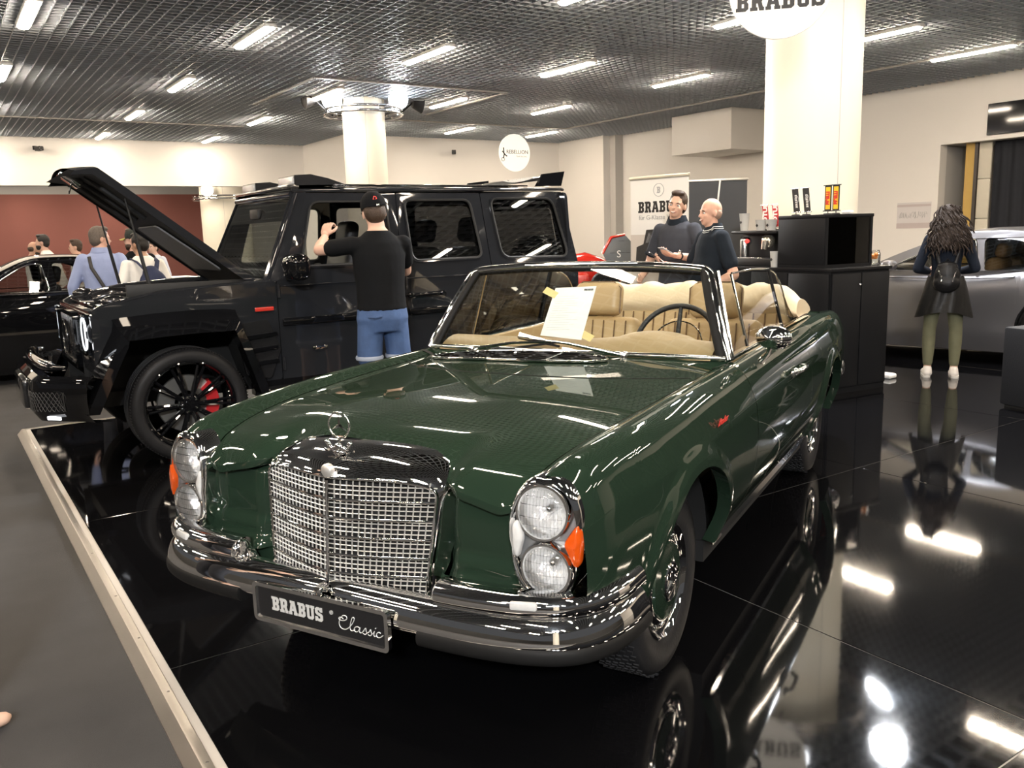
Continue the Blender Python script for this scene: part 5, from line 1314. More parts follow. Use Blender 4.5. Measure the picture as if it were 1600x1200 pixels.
# ---- red single-seater behind the off-roader
RCX, RCY = 8.48, 11.50
RC = thing('racing_car','red single-seater racing car with a winged tail beyond the off-roader','car',(RCX,RCY,.42),radians(140)); RC.scale = (.72,.72,.72)
M_rr = mat('racing red gloss',(.52,.025,.015),.2,coat=1.,coat_rough=.03,var=.05)
rb_ = []
for x,w,z0,z1 in ((1.9,.05,.25,.36),(1.4,.12,.22,.46),(.7,.22,.18,.66),(.2,.34,.15,.86),(-.4,.36,.15,.98),(-.9,.33,.15,1.06),(-1.3,.22,.2,.92),(-1.7,.12,.25,.66)):
    rb_.append([(x,w*cos(2*pi*k/24),(z0+z1)/2+(z1-z0)/2*sin(2*pi*k/24)) for k in range(24)])
MB().grid(rb_,closed_v=True).build('bodywork', M_rr, RC, 60)
for s in (1,-1):
    sp_ = MB(); sp_.bbox((-1.0,s*.36-.25 if s<0 else .30,.15),(.35,s*.36+.06 if s<0 else .66,.62),.10,None,4); sp_.build('side_pod', M_rr, RC, 60)
    ep = rpoly([(-1.95,.80),(-1.42,.80),(-1.30,1.02),(-1.50,1.36),(-1.80,1.42),(-1.95,1.25)],.04,3)
    e = MB().poly(ep,(),lambda a,b,c:(a,s*.50+c,b),.03).build('wing_endplate', mat('slate grey composite',(.10,.11,.12),.35,coat=.6,var=.1), RC)
    MB().tube([(-1.30,s*.50,1.02),(-1.50,s*.50,1.37),(-1.80,s*.50,1.43)],.03,6).build('endplate_edge', M_rr, e, 60)
    text('letter','S',.22,mat('white decal',(.75,.75,.75),.5,var=.02),e,Matrix.Translation((-1.66,s*.50+s*.034,1.0))@Matrix.Rotation(pi/2+(0 if s<0 else pi),4,'Z')@Matrix.Rotation(pi/2,4,'X')@Matrix.Rotation(0,4,'Z') if 0 else Matrix.Translation((-1.66,s*.50+s*.012,1.0))@(Matrix.Rotation(pi,4,'Z') if s>0 else Matrix.Identity(4))@Matrix.Rotation(pi/2,4,'X'))
    for x,rad in ((1.15,.29),(-1.35,.33)):
        MB().lathe([(rad*.55,-.13),(rad*.9,-.16),(rad,-.13),(rad,.13),(rad*.9,.16),(rad*.55,.13),(rad*.5,.05),(.001,.05)],axis='y',n=36,c=(x,s*.78,rad)).build('race_wheel', M_tyre, RC, 50)
        MB().tube([(x,s*.2,.40),(x,s*.70,rad)],.02,6).build('wishbone', M_blk, RC, 60)
MB().bbox((-1.92,-.50,1.02),(-1.45,.50,1.05),.01).build('rear_wing', M_blk, RC); MB().bbox((-1.90,-.50,1.28),(-1.65,.50,1.31),.01).build('upper_wing', M_blk, RC)
MB().bbox((1.75,-.7,.14),(2.1,.7,.17),.01).build('front_wing', M_rr, RC)
MB().tube([(-.55,.0,.98),(-.55,0,1.24)],.008,6).build('aerial', M_rr, RC, 60); MB().ball((-.2,0,.98),(.16,.13,.10)).build('headrest_pad', M_blk, RC, 60)
for s in (1,-1): MB().bbox((.1,s*.42-.07,.86),(.2,s*.42+.07,.96),.03).build('mirror', M_blk, RC)

PLN = tag(MB().bbox((-1.6,-.75,FLOOR_Z),(1.7,.75,.42),.02).build('display_plinth', M_wallg, None),'low grey plinth under the red racing car','plinth'); PLN.location=(RCX,RCY,0); PLN.rotation_euler=(0,0,radians(140))
# ================================================================ COUNTER, COFFEE THINGS, BANNERS
M_lam = mat('black laminate',(.008,.0085,.010),.5,spec=.2,var=.15,vscale=3); M_lamt = mat('black laminate top',(.010,.010,.011),.3,spec=.3,var=.1)
KR = radians(-7); KO = (6.56,4.68,0)
CT = thing('bar_counter','long black bar counter with hinged doors beside the pillar','counter',KO,KR)
W_, L_, HT = .76, 1.50, 1.135
MB().box((.0,.0,.0),(W_-.02,L_,HT-.03)).build('carcass', M_lam, CT); MB().bbox((-.01,-.02,HT-.03),(W_,L_+.02,HT),.004).build('worktop', M_lamt, CT)
for k in range(2): MB().bbox((.012+k*.365,-.018,.06),(.365+k*.365,0,HT-.05),.003).build('door', M_lam, CT)
for k in range(3): MB().bbox((-.016,.01+k*.49,.06),(0,.49+k*.49,HT-.05),.003).build('side_panel', M_lam, CT)
MB().lathe([(.012,-.03),(.012,-.02),(.001,-.032)],axis='y',n=12,c=(.345,0,.985)).build('lock', M_chr, CT)
def kpos(x,y,z=HT): c,s=cos(KR),sin(KR); return (KO[0]+c*x-s*y, KO[1]+s*x+c*y, z)
FR = thing('display_fridge','black glass-sided display cabinet standing on the bar counter','cabinet',kpos(.02,.10),KR)
fh,fl,fw = .475,.56,.60
MB().box((0,0,0),(fw,fl,.03)).build('base', M_lam, FR); MB().bbox((-.01,-.005,fh-.03),(fw+.01,fl,fh),.004).build('top', M_lam, FR)
MB().bbox((-.004,.0,.03),(.02,fl,fh-.03),.003).build('back_panel', M_lam, FR); MB().box((0,fl-.02,.03),(fw,fl,fh-.03)).build('side_wall', M_lam, FR)
for x in (.01,fw-.03): MB().box((x,-.003,.03),(x+.03,.02,fh-.03)).build('corner_post', M_lam, FR)
MB().box((.04,.002,.03),(fw-.03,.006,fh-.03)).build('glass_pane', glass_mat('cabinet glass',(.9,.9,.88),.9), FR, recalc=False)
MB().box((.03,.02,.24),(fw-.02,fl-.03,.25)).build('shelf', mat('grey glass shelf',(.25,.25,.24),.2,var=.05), FR)
for k,(x,z,h_,c_) in enumerate(((.10,.03,.17,(.5,.45,.38)),(.22,.03,.12,(.35,.33,.30)),(.12,.25,.15,(.4,.42,.4)),(.36,.03,.09,(.45,.25,.1)))):
    b = MB().lathe([(.001,0),(.035,0),(.037,.01),(.037,h_*.65),(.015,h_*.8),(.015,h_),(.001,h_)],n=16).build('bottle', mat('bottle tone %d'%k,c_,.3,var=.1), None, 50)
    b.location = kpos(.02+x,.10+.10,HT+z+.001); tag(b,['tall pale bottle low inside the display cabinet','grey bottle at the middle of the display cabinet floor','pale bottle on the upper shelf of the display cabinet','short amber bottle low inside the display cabinet'][k],'bottle','bottles in the display cabinet')
pf = MB().poly([(0,0),(.16,0),(0,.17)],(),lambda a,b,c:(a,c,b),.004).build('price_card', M_paper, None); pf.location = kpos(.07,.14,HT+.031); pf.rotation_euler=(0,0,KR); tag(pf,'triangular pale card inside the display cabinet','card')
# coffee machine
CM = thing('coffee_machine','black coffee machine with chrome brewing head on the counter','coffee machine',kpos(.06,.76),KR)
MB().bbox((-.03,0,0),(.48,.62,.075),.01).build('base', M_plastic, CM); MB().bbox((.16,0,.07),(.48,.62,.33),.015).build('housing', M_plastic, CM); MB().bbox((.02,-.01,.315),(.48,.63,.345),.01).build('cup_tray', M_plastic, CM)
for y,r in ((.17,.072),(.47,.045)):
    hd = MB(); hd.ball((.09,y,.24),(.06,r,r*1.0),16,10); hd.tube([(.06,y,.24),(.04,y,.16)],[r*.6,r*.45],12); h_=hd.build('brew_head', mat('champagne chrome',(.72,.66,.55),.15,metal=.9,var=.05) if r>.06 else M_chr, CM, 60)
    for a in (-.5,0,.5): MB().ball((.035,y+.04*sin(a),.275+.01*cos(a)),.008,8,6).build('button', M_plastic, h_)
MB().ball((.03,.40,.245),(.02,.03,.02)).build('red_lamp', mat('red indicator',(.6,.02,.02),.3,emit=(1,.05,.04),estr=1.5,var=.02), CM, 60)
MB().bbox((.0,.02,.075),(.10,.60,.085),.003).build('drip_tray', M_chr, CM)
def put(o, x, y, z): o.location = kpos(x,y,z); o.rotation_euler = (0,0,KR); return o
M_cup = mat('grey paper cup',(.55,.54,.51),.6,var=.05); M_steel = mat('brushed steel',(.6,.59,.57),.25,metal=1.,var=.08,vscale=30)
def cup(x,y,z,h,r,label,grp=None):
    t = thing('paper_cup',label,'cup',kpos(x,y,z),KR,grp)
    MB().lathe([(.001,.002),(r*.72,.0),(r*.74,.004),(r,h),(r*1.06,h+.004),(r*.96,h+.004),(r*.7,.006)],n=24).build('cup', M_cup, t, 40)
    d = .018; MB().add([(-r*.90-.002,0,h*.5-d),(-r*.90-.002,-d,h*.5),(-r*.90-.002,0,h*.5+d),(-r*.90-.002,d,h*.5)],[[0,1,2,3]]).build('black_diamond', M_ink, t, 10)
TZ = HT+.345
cup(.16,1.28,TZ,.17,.05,'tall grey paper cup at the left end on the coffee machine')
cup(.10,.98,TZ,.10,.055,'squat grey paper cup between the red pennants'); cup(.10,.84,TZ,.10,.055,'squat grey paper cup right of the red pennants')
cup(.02,.708,HT,.145,.040,'tall grey paper cup on the counter beside the display cabinet')
fl_ = MB().lathe([(.001,0),(.045,0),(.047,.01),(.047,.16),(.04,.18),(.001,.18)],n=24).build('steel_flask', M_steel, None, 40); put(fl_,.115,1.22,HT+.086); tag(fl_,'brushed steel flask on the coffee machine drip tray','flask')
# pennants on little stands
def pennant(x, y, z, w, h, m, name, label, letters, lm, rot=0., grp=None, slant=.0, stand=True):
    t = thing('pennant', label, 'pennant', kpos(x,y,z), KR+rot, grp)      # faces local -X, width along y
    f = lambda a,b,c: (-.004+c*-1, -a-(b-h/2)*slant*-1, b+.03)
    MB().poly([(-w/2,0),(w/2,0),(w/2,h),(-w/2,h)],(),f,.004).build('flag', m, t)
    for zz in (0,h): MB().tube([f(-w/2-.012,zz,.002),f(w/2+.012,zz,.002)],.005,6).build('rod', M_chr, t, 60)
    MB().tube([(.004,0,0),(.004,-(h/2)*slant*-1*0,h+.03)],.004,6).build('mast', M_blk, t, 60); MB().lathe([(.001,.012),(.035,.01),(.04,0),(.001,0)],n=20).build('foot', M_blk, t, 40)
    if letters == 'BRABUS': slab_word('BRABUS',w*.34,lambda a,b,c: f(-b+w*.12,a+h*.46,.0045-c*.2),.0005).build('lettering', lm, t)
    else:
        me_M = Matrix(((0,0,-1,-.0095),(0,1,0,0),(1,0,0,h*.5+.03),(0,0,0,1)))
        text('lettering', letters, w*.95 if letters=='MOTUL' else w*.62, lm, t, Matrix.Translation((-.0095,0,h*.5+.03))@Matrix(((0,0,-1,0),(0,1,0,0),(1,0,0,0),(0,0,0,1)))@Matrix.Rotation(0,4,'Z'), bold=.004)
    if letters == 'BRABUS': MB().tube([f(w*.22+.022*cos(2*pi*k/24),h*.55+.03*sin(2*pi*k/24),.0045) for k in range(24)],.0025,5,closed=True).build('ring_mark', M_inkg, t, 60)
    return t
M_pr = mat('red pennant cloth',(.55,.03,.035),.6,var=.04); M_pw = mat('white print',(.85,.83,.80),.6,var=.02); M_pk = mat('black pennant cloth',(.02,.02,.02),.6,var=.08); M_py = mat('yellow pennant print',(.85,.50,.02),.6,var=.03); M_prd = mat('red print',(.6,.04,.02),.6,var=.02)
pennant(.20,1.02,TZ,.075,.215,M_pr,'','red pennant with white lettering, left one on the coffee machine','MOTUL',M_pw,0,'red pennants',.15); pennant(.20,.885,TZ,.075,.215,M_pr,'','red pennant with white lettering, right one on the coffee machine','MOTUL',M_pw,0,'red pennants',.15)
FZ = HT+fh
pennant(.10,.53,FZ,.075,.215,M_pk,'','black pennant with white slab lettering, left one on the display cabinet','BRABUS',M_pw,0,'black pennants',.15); pennant(.10,.40,FZ,.075,.215,M_pk,'','black pennant with white slab lettering, right one on the display cabinet','BRABUS',M_pw,0,'black pennants',.15)
for y_,lab in ((.165,'yellow and black pennant nearer the black ones on the display cabinet'),(.075,'yellow and black pennant at the right end of the display cabinet')):
    t = pennant(.16,y_+.04,FZ,.060,.225,M_pk,'',lab,'PIRELLI',M_prd,radians(25),'yellow pennants')
    MB().box((-.0090,-.020,.045),(-.0082,.020,.24)).build('yellow_field', M_py, t)
nap = MB().bbox((0,0,0),(.06,.09,.03),.01).build('white_packet', M_paper, None, 40); put(nap,.38,.16,FZ); tag(nap,'small white packet lying on the display cabinet','packet')
# at the right end of the counter: glass jar with fruit, folded board, bottle
jar = thing('glass_jar','glass jar of orange sweets at the right end of the counter','jar',kpos(.68,.12),KR)
MB().lathe([(.001,0),(.05,0),(.055,.01),(.055,.11),(.045,.13),(.045,.14)],n=24).build('glass', glass_mat('jar glass',(.92,.95,.95),.9), jar, 50, recalc=False)
for k in range(7): MB().ball((.02*cos(k*2.4),.02*sin(k*2.4),.075+.012*(k%3)),.02,10,7).build('sweet', mat('orange sweet',(.75,.25,.06),.4,var=.1), jar, 60)
bt = MB().lathe([(.001,0),(.032,0),(.034,.01),(.034,.12),(.014,.17),(.014,.21),(.001,.21)],n=20).build('water_bottle', glass_mat('clear bottle',(.88,.92,.93),.85), None, 50); put(bt,.72,.22,HT); tag(bt,'clear plastic bottle behind the jar on the counter','bottle')
bd_ = MB().add([(0,0,.10),(.09,.02,.28),(.09,.16,.28),(0,.14,.10),(.01,0,.10),(.10,.02,.28),(.10,.16,.28),(.01,.14,.10)],[[0,1,2,3],[7,6,5,4],[0,4,5,1],[1,5,6,2],[2,6,7,3],[3,7,4,0]]); bd_.box((-.01,.06,0),(.02,.08,.12)); bo = bd_.build('tilted_display', M_lam, None); put(bo,.655,.30,HT); tag(bo,'tilted black display board behind the glass jar','display board')
# dark cube at the right edge
ct = thing('cube_stool','dark grey upholstered cube at the right edge','stool',(7.18,3.48,0),radians(-12))
MB().bbox((0,-1.0,.02),(.9,0,.66),.02).build('cushion', mat('charcoal leatherette',(.014,.015,.018),.55,spec=.2,var=.1,bump=.1,bscale=90), ct, 40); MB().box((.03,-.97,0),(.87,-.03,.03)).build('plinth', M_blk, ct)
# bag near the counter
bg = MB(); bg.bbox((-.06,-.08,0),(.06,.08,.05),.02,None,3); bo = bg.build('white_bag', M_paper, None, 60); bo.location=(7.75,4.85,0); tag(bo,'small white bag lying on the stage beside the counter','bag')
# roll-up banner
A_ = Vector((6.31,7.0,0)); B_ = Vector((6.43,6.27,0)); bd = (B_-A_); BW = bd.length; ang = atan2(bd.y,bd.x)
BN = thing('rollup_banner','white roll-up banner with black slab lettering and an off-roader picture','banner',tuple((A_+B_)/2),ang)   # faces local -Y
M_bw = mat('white banner film',(.80,.78,.74),.5,var=.02,vscale=1.5)
MB().box((-BW/2,-.004,.08),(BW/2,0,2.05)).build('film', M_bw, BN); MB().bbox((-BW/2-.01,-.02,2.04),(BW/2+.01,.01,2.075),.006).build('top_bar', mat('cream aluminium',(.68,.63,.52),.35,metal=.6,var=.04), BN); MB().bbox((-BW/2-.02,-.08,0),(BW/2+.02,.08,.085),.02).build('cassette', M_alu, BN)
fb = lambda a,b,c: (a,-.0045-c*-1*-1,b)
fb = lambda a,b,c: (a,-.0048+c*0-.0006*(1 if c==0 else 0),b)
slab_word('BRABUS',.115,lambda a,b,c: (a,-.0052,b+1.755),0).build('lettering', M_ink, BN, recalc=False)
text('sub_lettering','für G-Klasse Wagen',.068,M_inkg,BN,Matrix.Translation((.02,-.0052,1.645))@Matrix.Rotation(pi/2,4,'X'))
MB().tube([(.065*cos(2*pi*k/40),-.005,1.925+.065*sin(2*pi*k/40)) for k in range(40)],.003,5,closed=True).build('ring_mark', M_inkg, BN, 60)
slab_word('B',.065,lambda a,b,c: (a,-.0052,b+1.925),0).build('ring_letter', M_inkg, BN, recalc=False)
M_pic = mat('dark picture print',(.035,.033,.032),.5,var=.3,vscale=30); M_pic2 = mat('grey picture print',(.28,.28,.28),.5,var=.2,vscale=30); M_sand = mat('sandy picture print',(.62,.56,.50),.5,var=.06,vscale=4)
MB().box((-BW/2,-.0046,.085),(BW/2,-.0042,1.47)).build('picture_ground', M_sand, BN)
pic = MB(); F2 = lambda pts: pic.poly(pts,(),lambda a,b,c:(a,-.0052,b))
F2([(-.30,1.20),(-.29,1.34),(-.20,1.37),(-.16,1.52),(.16,1.53),(.30,1.50),(.31,1.22),(.22,1.14),(-.02,1.14),(-.10,1.17),(-.26,1.14)]); pic.build('picture_car', M_pic, BN, 10, recalc=False)
pic = MB(); F2([(-.17,1.385),(-.13,1.49),(-.01,1.495),(-.02,1.38)]); F2([(.03,1.39),(.03,1.495),(.13,1.495),(.14,1.39)]); F2([(.17,1.39),(.17,1.49),(.26,1.48),(.27,1.39)]); pic.build('picture_windows', M_pic2, BN, 10, recalc=False)
for x in (-.02,.16): MB().lathe([(.001,-.0054),(.055,-.0054)],axis='y',n=20,c=(x,0,1.14)).build('picture_wheel', M_ink, BN, 10, recalc=False)
# back of a second roll-up (dark) with its pole
A2 = Vector((7.02,6.84,0)); B2 = Vector((7.0+.50,6.84-.40,0)); b2 = B2-A2
B2N = thing('dark_rollup_banner','dark grey back of a roll-up banner with a pale support pole','banner',tuple((A2+B2)/2),atan2(b2.y,b2.x))
bw = b2.length/2
MB().box((-bw,0,.08),(bw,.004,2.03)).build('film', mat('dark banner film',(.035,.036,.038),.6,var=.06), B2N); MB().bbox((-bw-.01,-.012,2.02),(bw+.01,.02,2.045),.004).build('top_bar', M_alu, B2N); MB().bbox((-bw-.02,-.08,0),(bw+.02,.08,.085),.02).build('cassette', M_alu, B2N)
MB().tube([(.02,-.02,2.03),(-.10,-.05,.9),(-.16,-.06,.06)],.010,8).build('support_pole', M_tubecase, B2N, 60)
# white cardboard behind the red pennants
# ================================================================ PEOPLE
def remesh(prims, voxel, smooth=4, fac=.5, name='body'):
    mb = MB()
    for p in prims:
        if p[0] == 'tube':
            _, pts, rad, fl = p; mb.tube(pts, rad, 14, flat=fl)
            for q, r in ((pts[0],rad[0]),(pts[-1],rad[-1])): mb.ball(q, r*.985 if not fl else (r*min(fl)*.98), 12, 8)
        elif p[0] == 'ball': mb.ball(p[1], p[2], 16, 12, p[3] if len(p) > 3 else None)
        elif p[0] == 'rings':
            n0 = len(mb.v); R_ = [[Vector((c[0]+rx*cos(2*pi*k/24),c[1]+ry*sin(2*pi*k/24),c[2])) for k in range(24)] for c,rx,ry in p[1]]
            mb.grid(R_, closed_v=True); mb.f.append([n0+k for k in range(24)]); mb.f.append([n0+(len(R_)-1)*24+k for k in reversed(range(24))])
        elif p[0] == 'xrings':      # already built rings of points
            n0 = len(mb.v); R_ = p[1]; n = len(R_[0]); mb.grid(R_, closed_v=True); mb.f.append([n0+k for k in range(n)]); mb.f.append([n0+(len(R_)-1)*n+k for k in reversed(range(n))])
    me = mb.mesh(name); bm = bmesh.new(); bm.from_mesh(me); bmesh.ops.recalc_face_normals(bm, faces=bm.faces); bm.to_mesh(me); bm.free()
    o = bpy.data.objects.new(name, me); COL.objects.link(o)
    r = o.modifiers.new('r','REMESH'); r.mode = 'VOXEL'; r.voxel_size = voxel; r.use_smooth_shade = True
    if smooth: s = o.modifiers.new('s','SMOOTH'); s.iterations = smooth; s.factor = fac
    dg = bpy.context.evaluated_depsgraph_get(); out = bpy.data.meshes.new_from_object(o.evaluated_get(dg))
    bpy.data.objects.remove(o, do_unlink=True); bpy.data.meshes.remove(me); out.name = name
    out.polygons.foreach_set('use_smooth',[True]*len(out.polygons)); return out
def join_meshes(a, b):
    bm = bmesh.new(); bm.from_mesh(a); bm.from_mesh(b); bm.to_mesh(a); bm.free(); a.polygons.foreach_set('use_smooth',[True]*len(a.polygons)); return a
def hand_prims(w, d, n, side, curl=.6, sp=1.):
    # w wrist, d forward direction of the hand, n palm normal; thumb on 'side' of (d x n)
    w, d, n = Vector(w), Vector(d).normalized(), Vector(n); n = (n-d*n.dot(d)).normalized(); t = d.cross(n)*side
    P = []
    Mx = Matrix((t,d,n)).transposed()
    P.append(('ball', w+d*.050, (.040,.052,.017), Mx)); P.append(('tube',[w-d*.02,w+d*.02],[.026,.026],None))
    L = ((.034,.040,.026,.020),(.012,.046,.030,.022),(-.011,.043,.028,.021),(-.032,.034,.022,.018))
    for off,a,b,c in L:
        p = w+t*off*.9+d*.088; ang = 0; pts = [p-d*.02]
        for k,ln in enumerate((a,b,c)):
            pts.append(p); ang += curl*(.7,.95,.7)[k]; p = p+(d*cos(ang)+n*sin(ang))*ln
        pts.append(p); P.append(('tube',pts,[.0092,.0092,.0085,.0078,.0068],None))
    p = w+t*.030+d*.030; q = p+(t*.75+d*.65+n*.25).normalized()*.038; r = q+(t*.15+d*.85+n*(.25+curl*.3)).normalized()*.030; s_ = r+(d*.9+n*(.2+curl*.35)-t*.1).normalized()*.024
    P.append(('tube',[p,q,r,s_],[.0125,.0115,.010,.0078],None))
    return P
def person(name, label, loc, yaw, h, skin=(.55,.33,.24), girth=1., lean=0., la=None, ra=None, hyaw=0., hpitch=0., hroll=0., top=None, bottom=None, hair=None, shoes=None, vox=.010, hands=None, female=False, belly=0., stance=.10, headonly=False, beard=None, cap=None, face=False, legs=None):
    k = h/1.78
    t = thing('person', label, 'person', loc, yaw); t.scale = (k,k,k)
    ms = mat('skin tone %.2f %.2f'%(skin[0],skin[1]), skin, .5, var=.06, vscale=14, spec=.35)
    LN = lambda p: Vector((p[0]+lean*max(0,p[2]-.95), p[1], p[2]))
    sw = .17 if female else .188
    la = la or [(-.02,sw+.085,1.15),(.04,sw+.08,.90)]; ra = ra or [(-.02,-sw-.085,1.15),(.04,-sw-.08,.90)]
    G_ = girth
    rings = [((0,0,.84),.10*G_,.155*G_),((0,0,.93),.118*G_,.172*G_),((belly*.3,0,1.03),.108*G_+belly*.35,.156*G_),((belly*.4,0,1.14),.106*G_+belly*.4,.152*G_),((.005,0,1.27),.115*G_,.165*G_),((0,0,1.37),.108*G_,.170*G_),((-.005,0,1.45),.088*G_,.150*G_),((-.008,0,1.505),.066,.100),((-.008,0,1.545),.056,.064)]
    if female: rings = [(c,rx*.92,ry*(.97 if c[2]<1 else .86)) for c,rx,ry in rings]
    rings = [(LN(c),rx,ry) for c,rx,ry in rings]
    hipy = .088
    LG = legs or {1:[(0,hipy,.90),(.015,stance,.50),(-.01,stance,.09)],-1:[(0,-hipy,.90),(.015,-stance,.50),(-.01,-stance,.09)]}
    cv = .93 if top else 1.
    body = [('rings',[(c,rx*(cv if c[2]<1.47 else 1),ry*(cv if c[2]<1.47 else 1)) for c,rx,ry in rings])]
    arms = {}
    for s,a in ((1,la),(-1,ra)):
        sh = LN((0,s*(sw-.008),1.440)); el = Vector(a[0]); wr = Vector(a[1]); arms[s] = (sh,el,wr)
        body += [('tube',[sh,sh.lerp(el,.45),el],[.054*G_*cv,.048*G_*cv,.039*G_],None),('tube',[el,el.lerp(wr,.3),wr],[.039*G_,.042*G_,.027],None)]
        lg = [Vector(p) for p in LG[s]]
        body += [('tube',[lg[0],lg[0].lerp(lg[1],.5),lg[1]],[.088*G_,.075*G_,.055],None),('tube',[lg[1],lg[1].lerp(lg[2],.32),lg[2]],[.054,.058,.036],None),
                 ('tube',[lg[2]+Vector((-.04,0,-.05)),lg[2]+Vector((.06,0,-.045)),lg[2]+Vector((.17,s*.02,-.06))],[.038,.040,.026],(1.1,.9))]
    nk = LN((0,0,1.47)); hb = LN((.02,0,1.56))
    body.append(('tube',[nk,hb+Vector((0,0,.03))],[.064,.058],None))
    # head in its own frame, turned on the neck
    HMt = Matrix.Translation(hb)@Matrix.Rotation(hyaw,4,'Z')@Matrix.Rotation(hpitch,4,'Y')@Matrix.Rotation(hroll,4,'X')
    R3 = HMt.to_3x3(); hp = lambda x,y,z: HMt@Vector((x,y,z))
    hs = .95 if female else 1.
    body += [('ball',hp(-.010,0,.125),(.096*hs,.074*hs,.098*hs),R3),('ball',hp(.030,0,.055),(.066*hs,.056*hs,.072*hs),R3),('ball',hp(.058,0,.015),(.030,.032,.026),R3),('ball',hp(.062,0,.118),(.034,.052,.024),R3),
             ('tube',[hp(.085,0,.108),hp(.106,0,.074)],[.009,.0135],None),('ball',hp(.078,0,.040),(.020,.027,.015),R3)]
    for s in (1,-1):
        body += [('ball',hp(-.005,s*.077,.085),(.017,.009,.031),R3),('ball',hp(.066,s*.032,.072),(.022,.024,.024),R3)]
    me = remesh(body, vox, 4, .5, 'body')
    for s in (1,-1):
        sh,el,wr = arms[s]
        hd = (hands or {}).get(s, {}); d = Vector(hd.get('d', wr-el)); n = Vector(hd.get('n', (0,-s,0)))
        hm = remesh(hand_prims(wr, d, n, hd.get('t', -s), hd.get('curl',.35)), .0052 if vox < .0105 else .008, 2, .4, 'hand'); me = join_meshes(me, hm)
    link('body', me, ms, t)
    if face:
        mw = mat('eye white',(.7,.68,.66),.3,var=.02); md = mat('dark iris',(.03,.02,.015),.2,var=.1); mbw = mat('dark brown brow',(.05,.03,.02),.8,var=.2); ml = mat('lip tone',(.42,.17,.14),.5,var=.05)
        for s in (1,-1):
            e = MB().ball(hp(.079,s*.033,.098),(.010,.013,.008),10,8,R3).build('eye', mw, t, 60); MB().ball(hp(.0875,s*.033,.098),(.004,.006,.006),8,6,R3).build('iris', md, e, 60)
            MB().tube([hp(.088,s*.016,.116),hp(.092,s*.034,.121),hp(.082,s*.052,.114)],[.004,.005,.003],6).build('eyebrow', mbw, t, 60)
        MB().tube([hp(.082,-.028,.044),hp(.097,-.012,.037),hp(.099,.012,.037),hp(.082,.028,.044)],[.003,.006,.006,.003],6).build('mouth', ml, t, 60)
        MB().tube([hp(.0985,-.018,.0405),hp(.1035,0,.0375),hp(.0985,.018,.0405)],[.003,.0045,.003],6).build('teeth', mat('teeth white',(.8,.78,.74),.3,var=.02), t, 60)
    # clothes
    if top:
        g = top.get('grow',.014); z0 = top.get('hem',.86); P = []
        rr = [(c,rx+g,ry+g) for c,rx,ry in rings if c[2] > z0+.02 and c[2] < 1.47]
        rr = [(LN((rr[0][0][0],0,z0)),rr[0][1]+.006,rr[0][2]+.006)]+rr+[(LN((-.008,0,1.512)),.074,.108),(LN((-.008,0,1.535)),.066,.078)]
        P.append(('rings',rr)); fr = top.get('sleeve',.6)
        for s in (1,-1):
            sh,el,wr = arms[s]
            if fr <= 1: P.append(('tube',[sh+Vector((0,-s*.03,.0)),sh,sh.lerp(el,fr*.55),sh.lerp(el,fr)],[.056*G_,.061*G_,.061*G_,.061*G_],None)); P.append(('ball',sh,.061*G_))
            else: P.append(('tube',[sh,sh.lerp(el,.5),el],[.066*G_,.060*G_,.052*G_],None)); P.append(('tube',[el,el.lerp(wr,.4),el.lerp(wr,min(1,fr-1))],[.052*G_,.050*G_,.040],None))
        sm_ = remesh(P, vox, 9, .5, 'shirt'); tp = link(top.get('name','shirt'), sm_, top['m'], t)
        if top.get('collar'):
            c = top['collar']; cm = MB(); ringp = lambda r1,r2,z: [LN((-.002+r1*cos(2*pi*q/28),r2*sin(2*pi*q/28),z-(.035 if cos(2*pi*q/28)>.6 else .0)*max(0,cos(2*pi*q/28)))) for q in range(28)]
            cm.grid([ringp(.068,.072,1.568),ringp(.074,.078,1.568),ringp(.088,.104,1.512),ringp(.078,.09,1.505)],closed_v=True); cm.build('collar', c, tp, 60)
            if top.get('stripe'): MB().tube(ringp(.0830,.0930,1.536),.0028,5,closed=True).build('collar_stripe', top['stripe'], tp, 60); MB().tube(ringp(.0875,.1005,1.520),.0022,5,closed=True).build('collar_stripe', top['stripe'], tp, 60)
        if top.get('cuff'):
            for s in (1,-1):
                sh,el,wr = arms[s]; a = sh.lerp(el,fr); d = (el-sh).normalized(); up = d.orthogonal().normalized(); v2 = d.cross(up)
                MB().tube([a+d*.028+(up*cos(q*pi/12)+v2*sin(q*pi/12))*.067*G_ for q in range(24)],.006,6,closed=True).build('sleeve_cuff', top['cuff'], tp, 60)
    if bottom:
        g = bottom.get('grow',.005); end = bottom.get('end',2.0); P = []; zt = bottom.get('top',1.0)
        rr = [(c,rx+g,ry+g) for c,rx,ry in rings if c[2] < zt]
        rr.append((LN((rr[-1][0][0],0,zt)),rr[-1][1]*.97,rr[-1][2]*.95)); P.append(('rings',rr))
        for s in (1,-1):
            lg = [Vector(p) for p in LG[s]]; w_ = bottom.get('w',1.)
            a,b,c = lg
            if end <= 1: P.append(('tube',[a,a.lerp(b,end*.5),a.lerp(b,end)],[.102*G_*w_,.098*w_*G_,.096*w_*G_],None))
            else: P.append(('tube',[a,a.lerp(b,.5),b],[.100*G_*w_,.088*w_*G_,.070*w_],None)); P.append(('tube',[b,b.lerp(c,.35),b.lerp(c,end-1)],[.070*w_,.070*w_,.052*w_],None))
        bt_ = link(bottom.get('name','trousers'), remesh(P, vox, 4, .5, 'trousers'), bottom['m'], t)
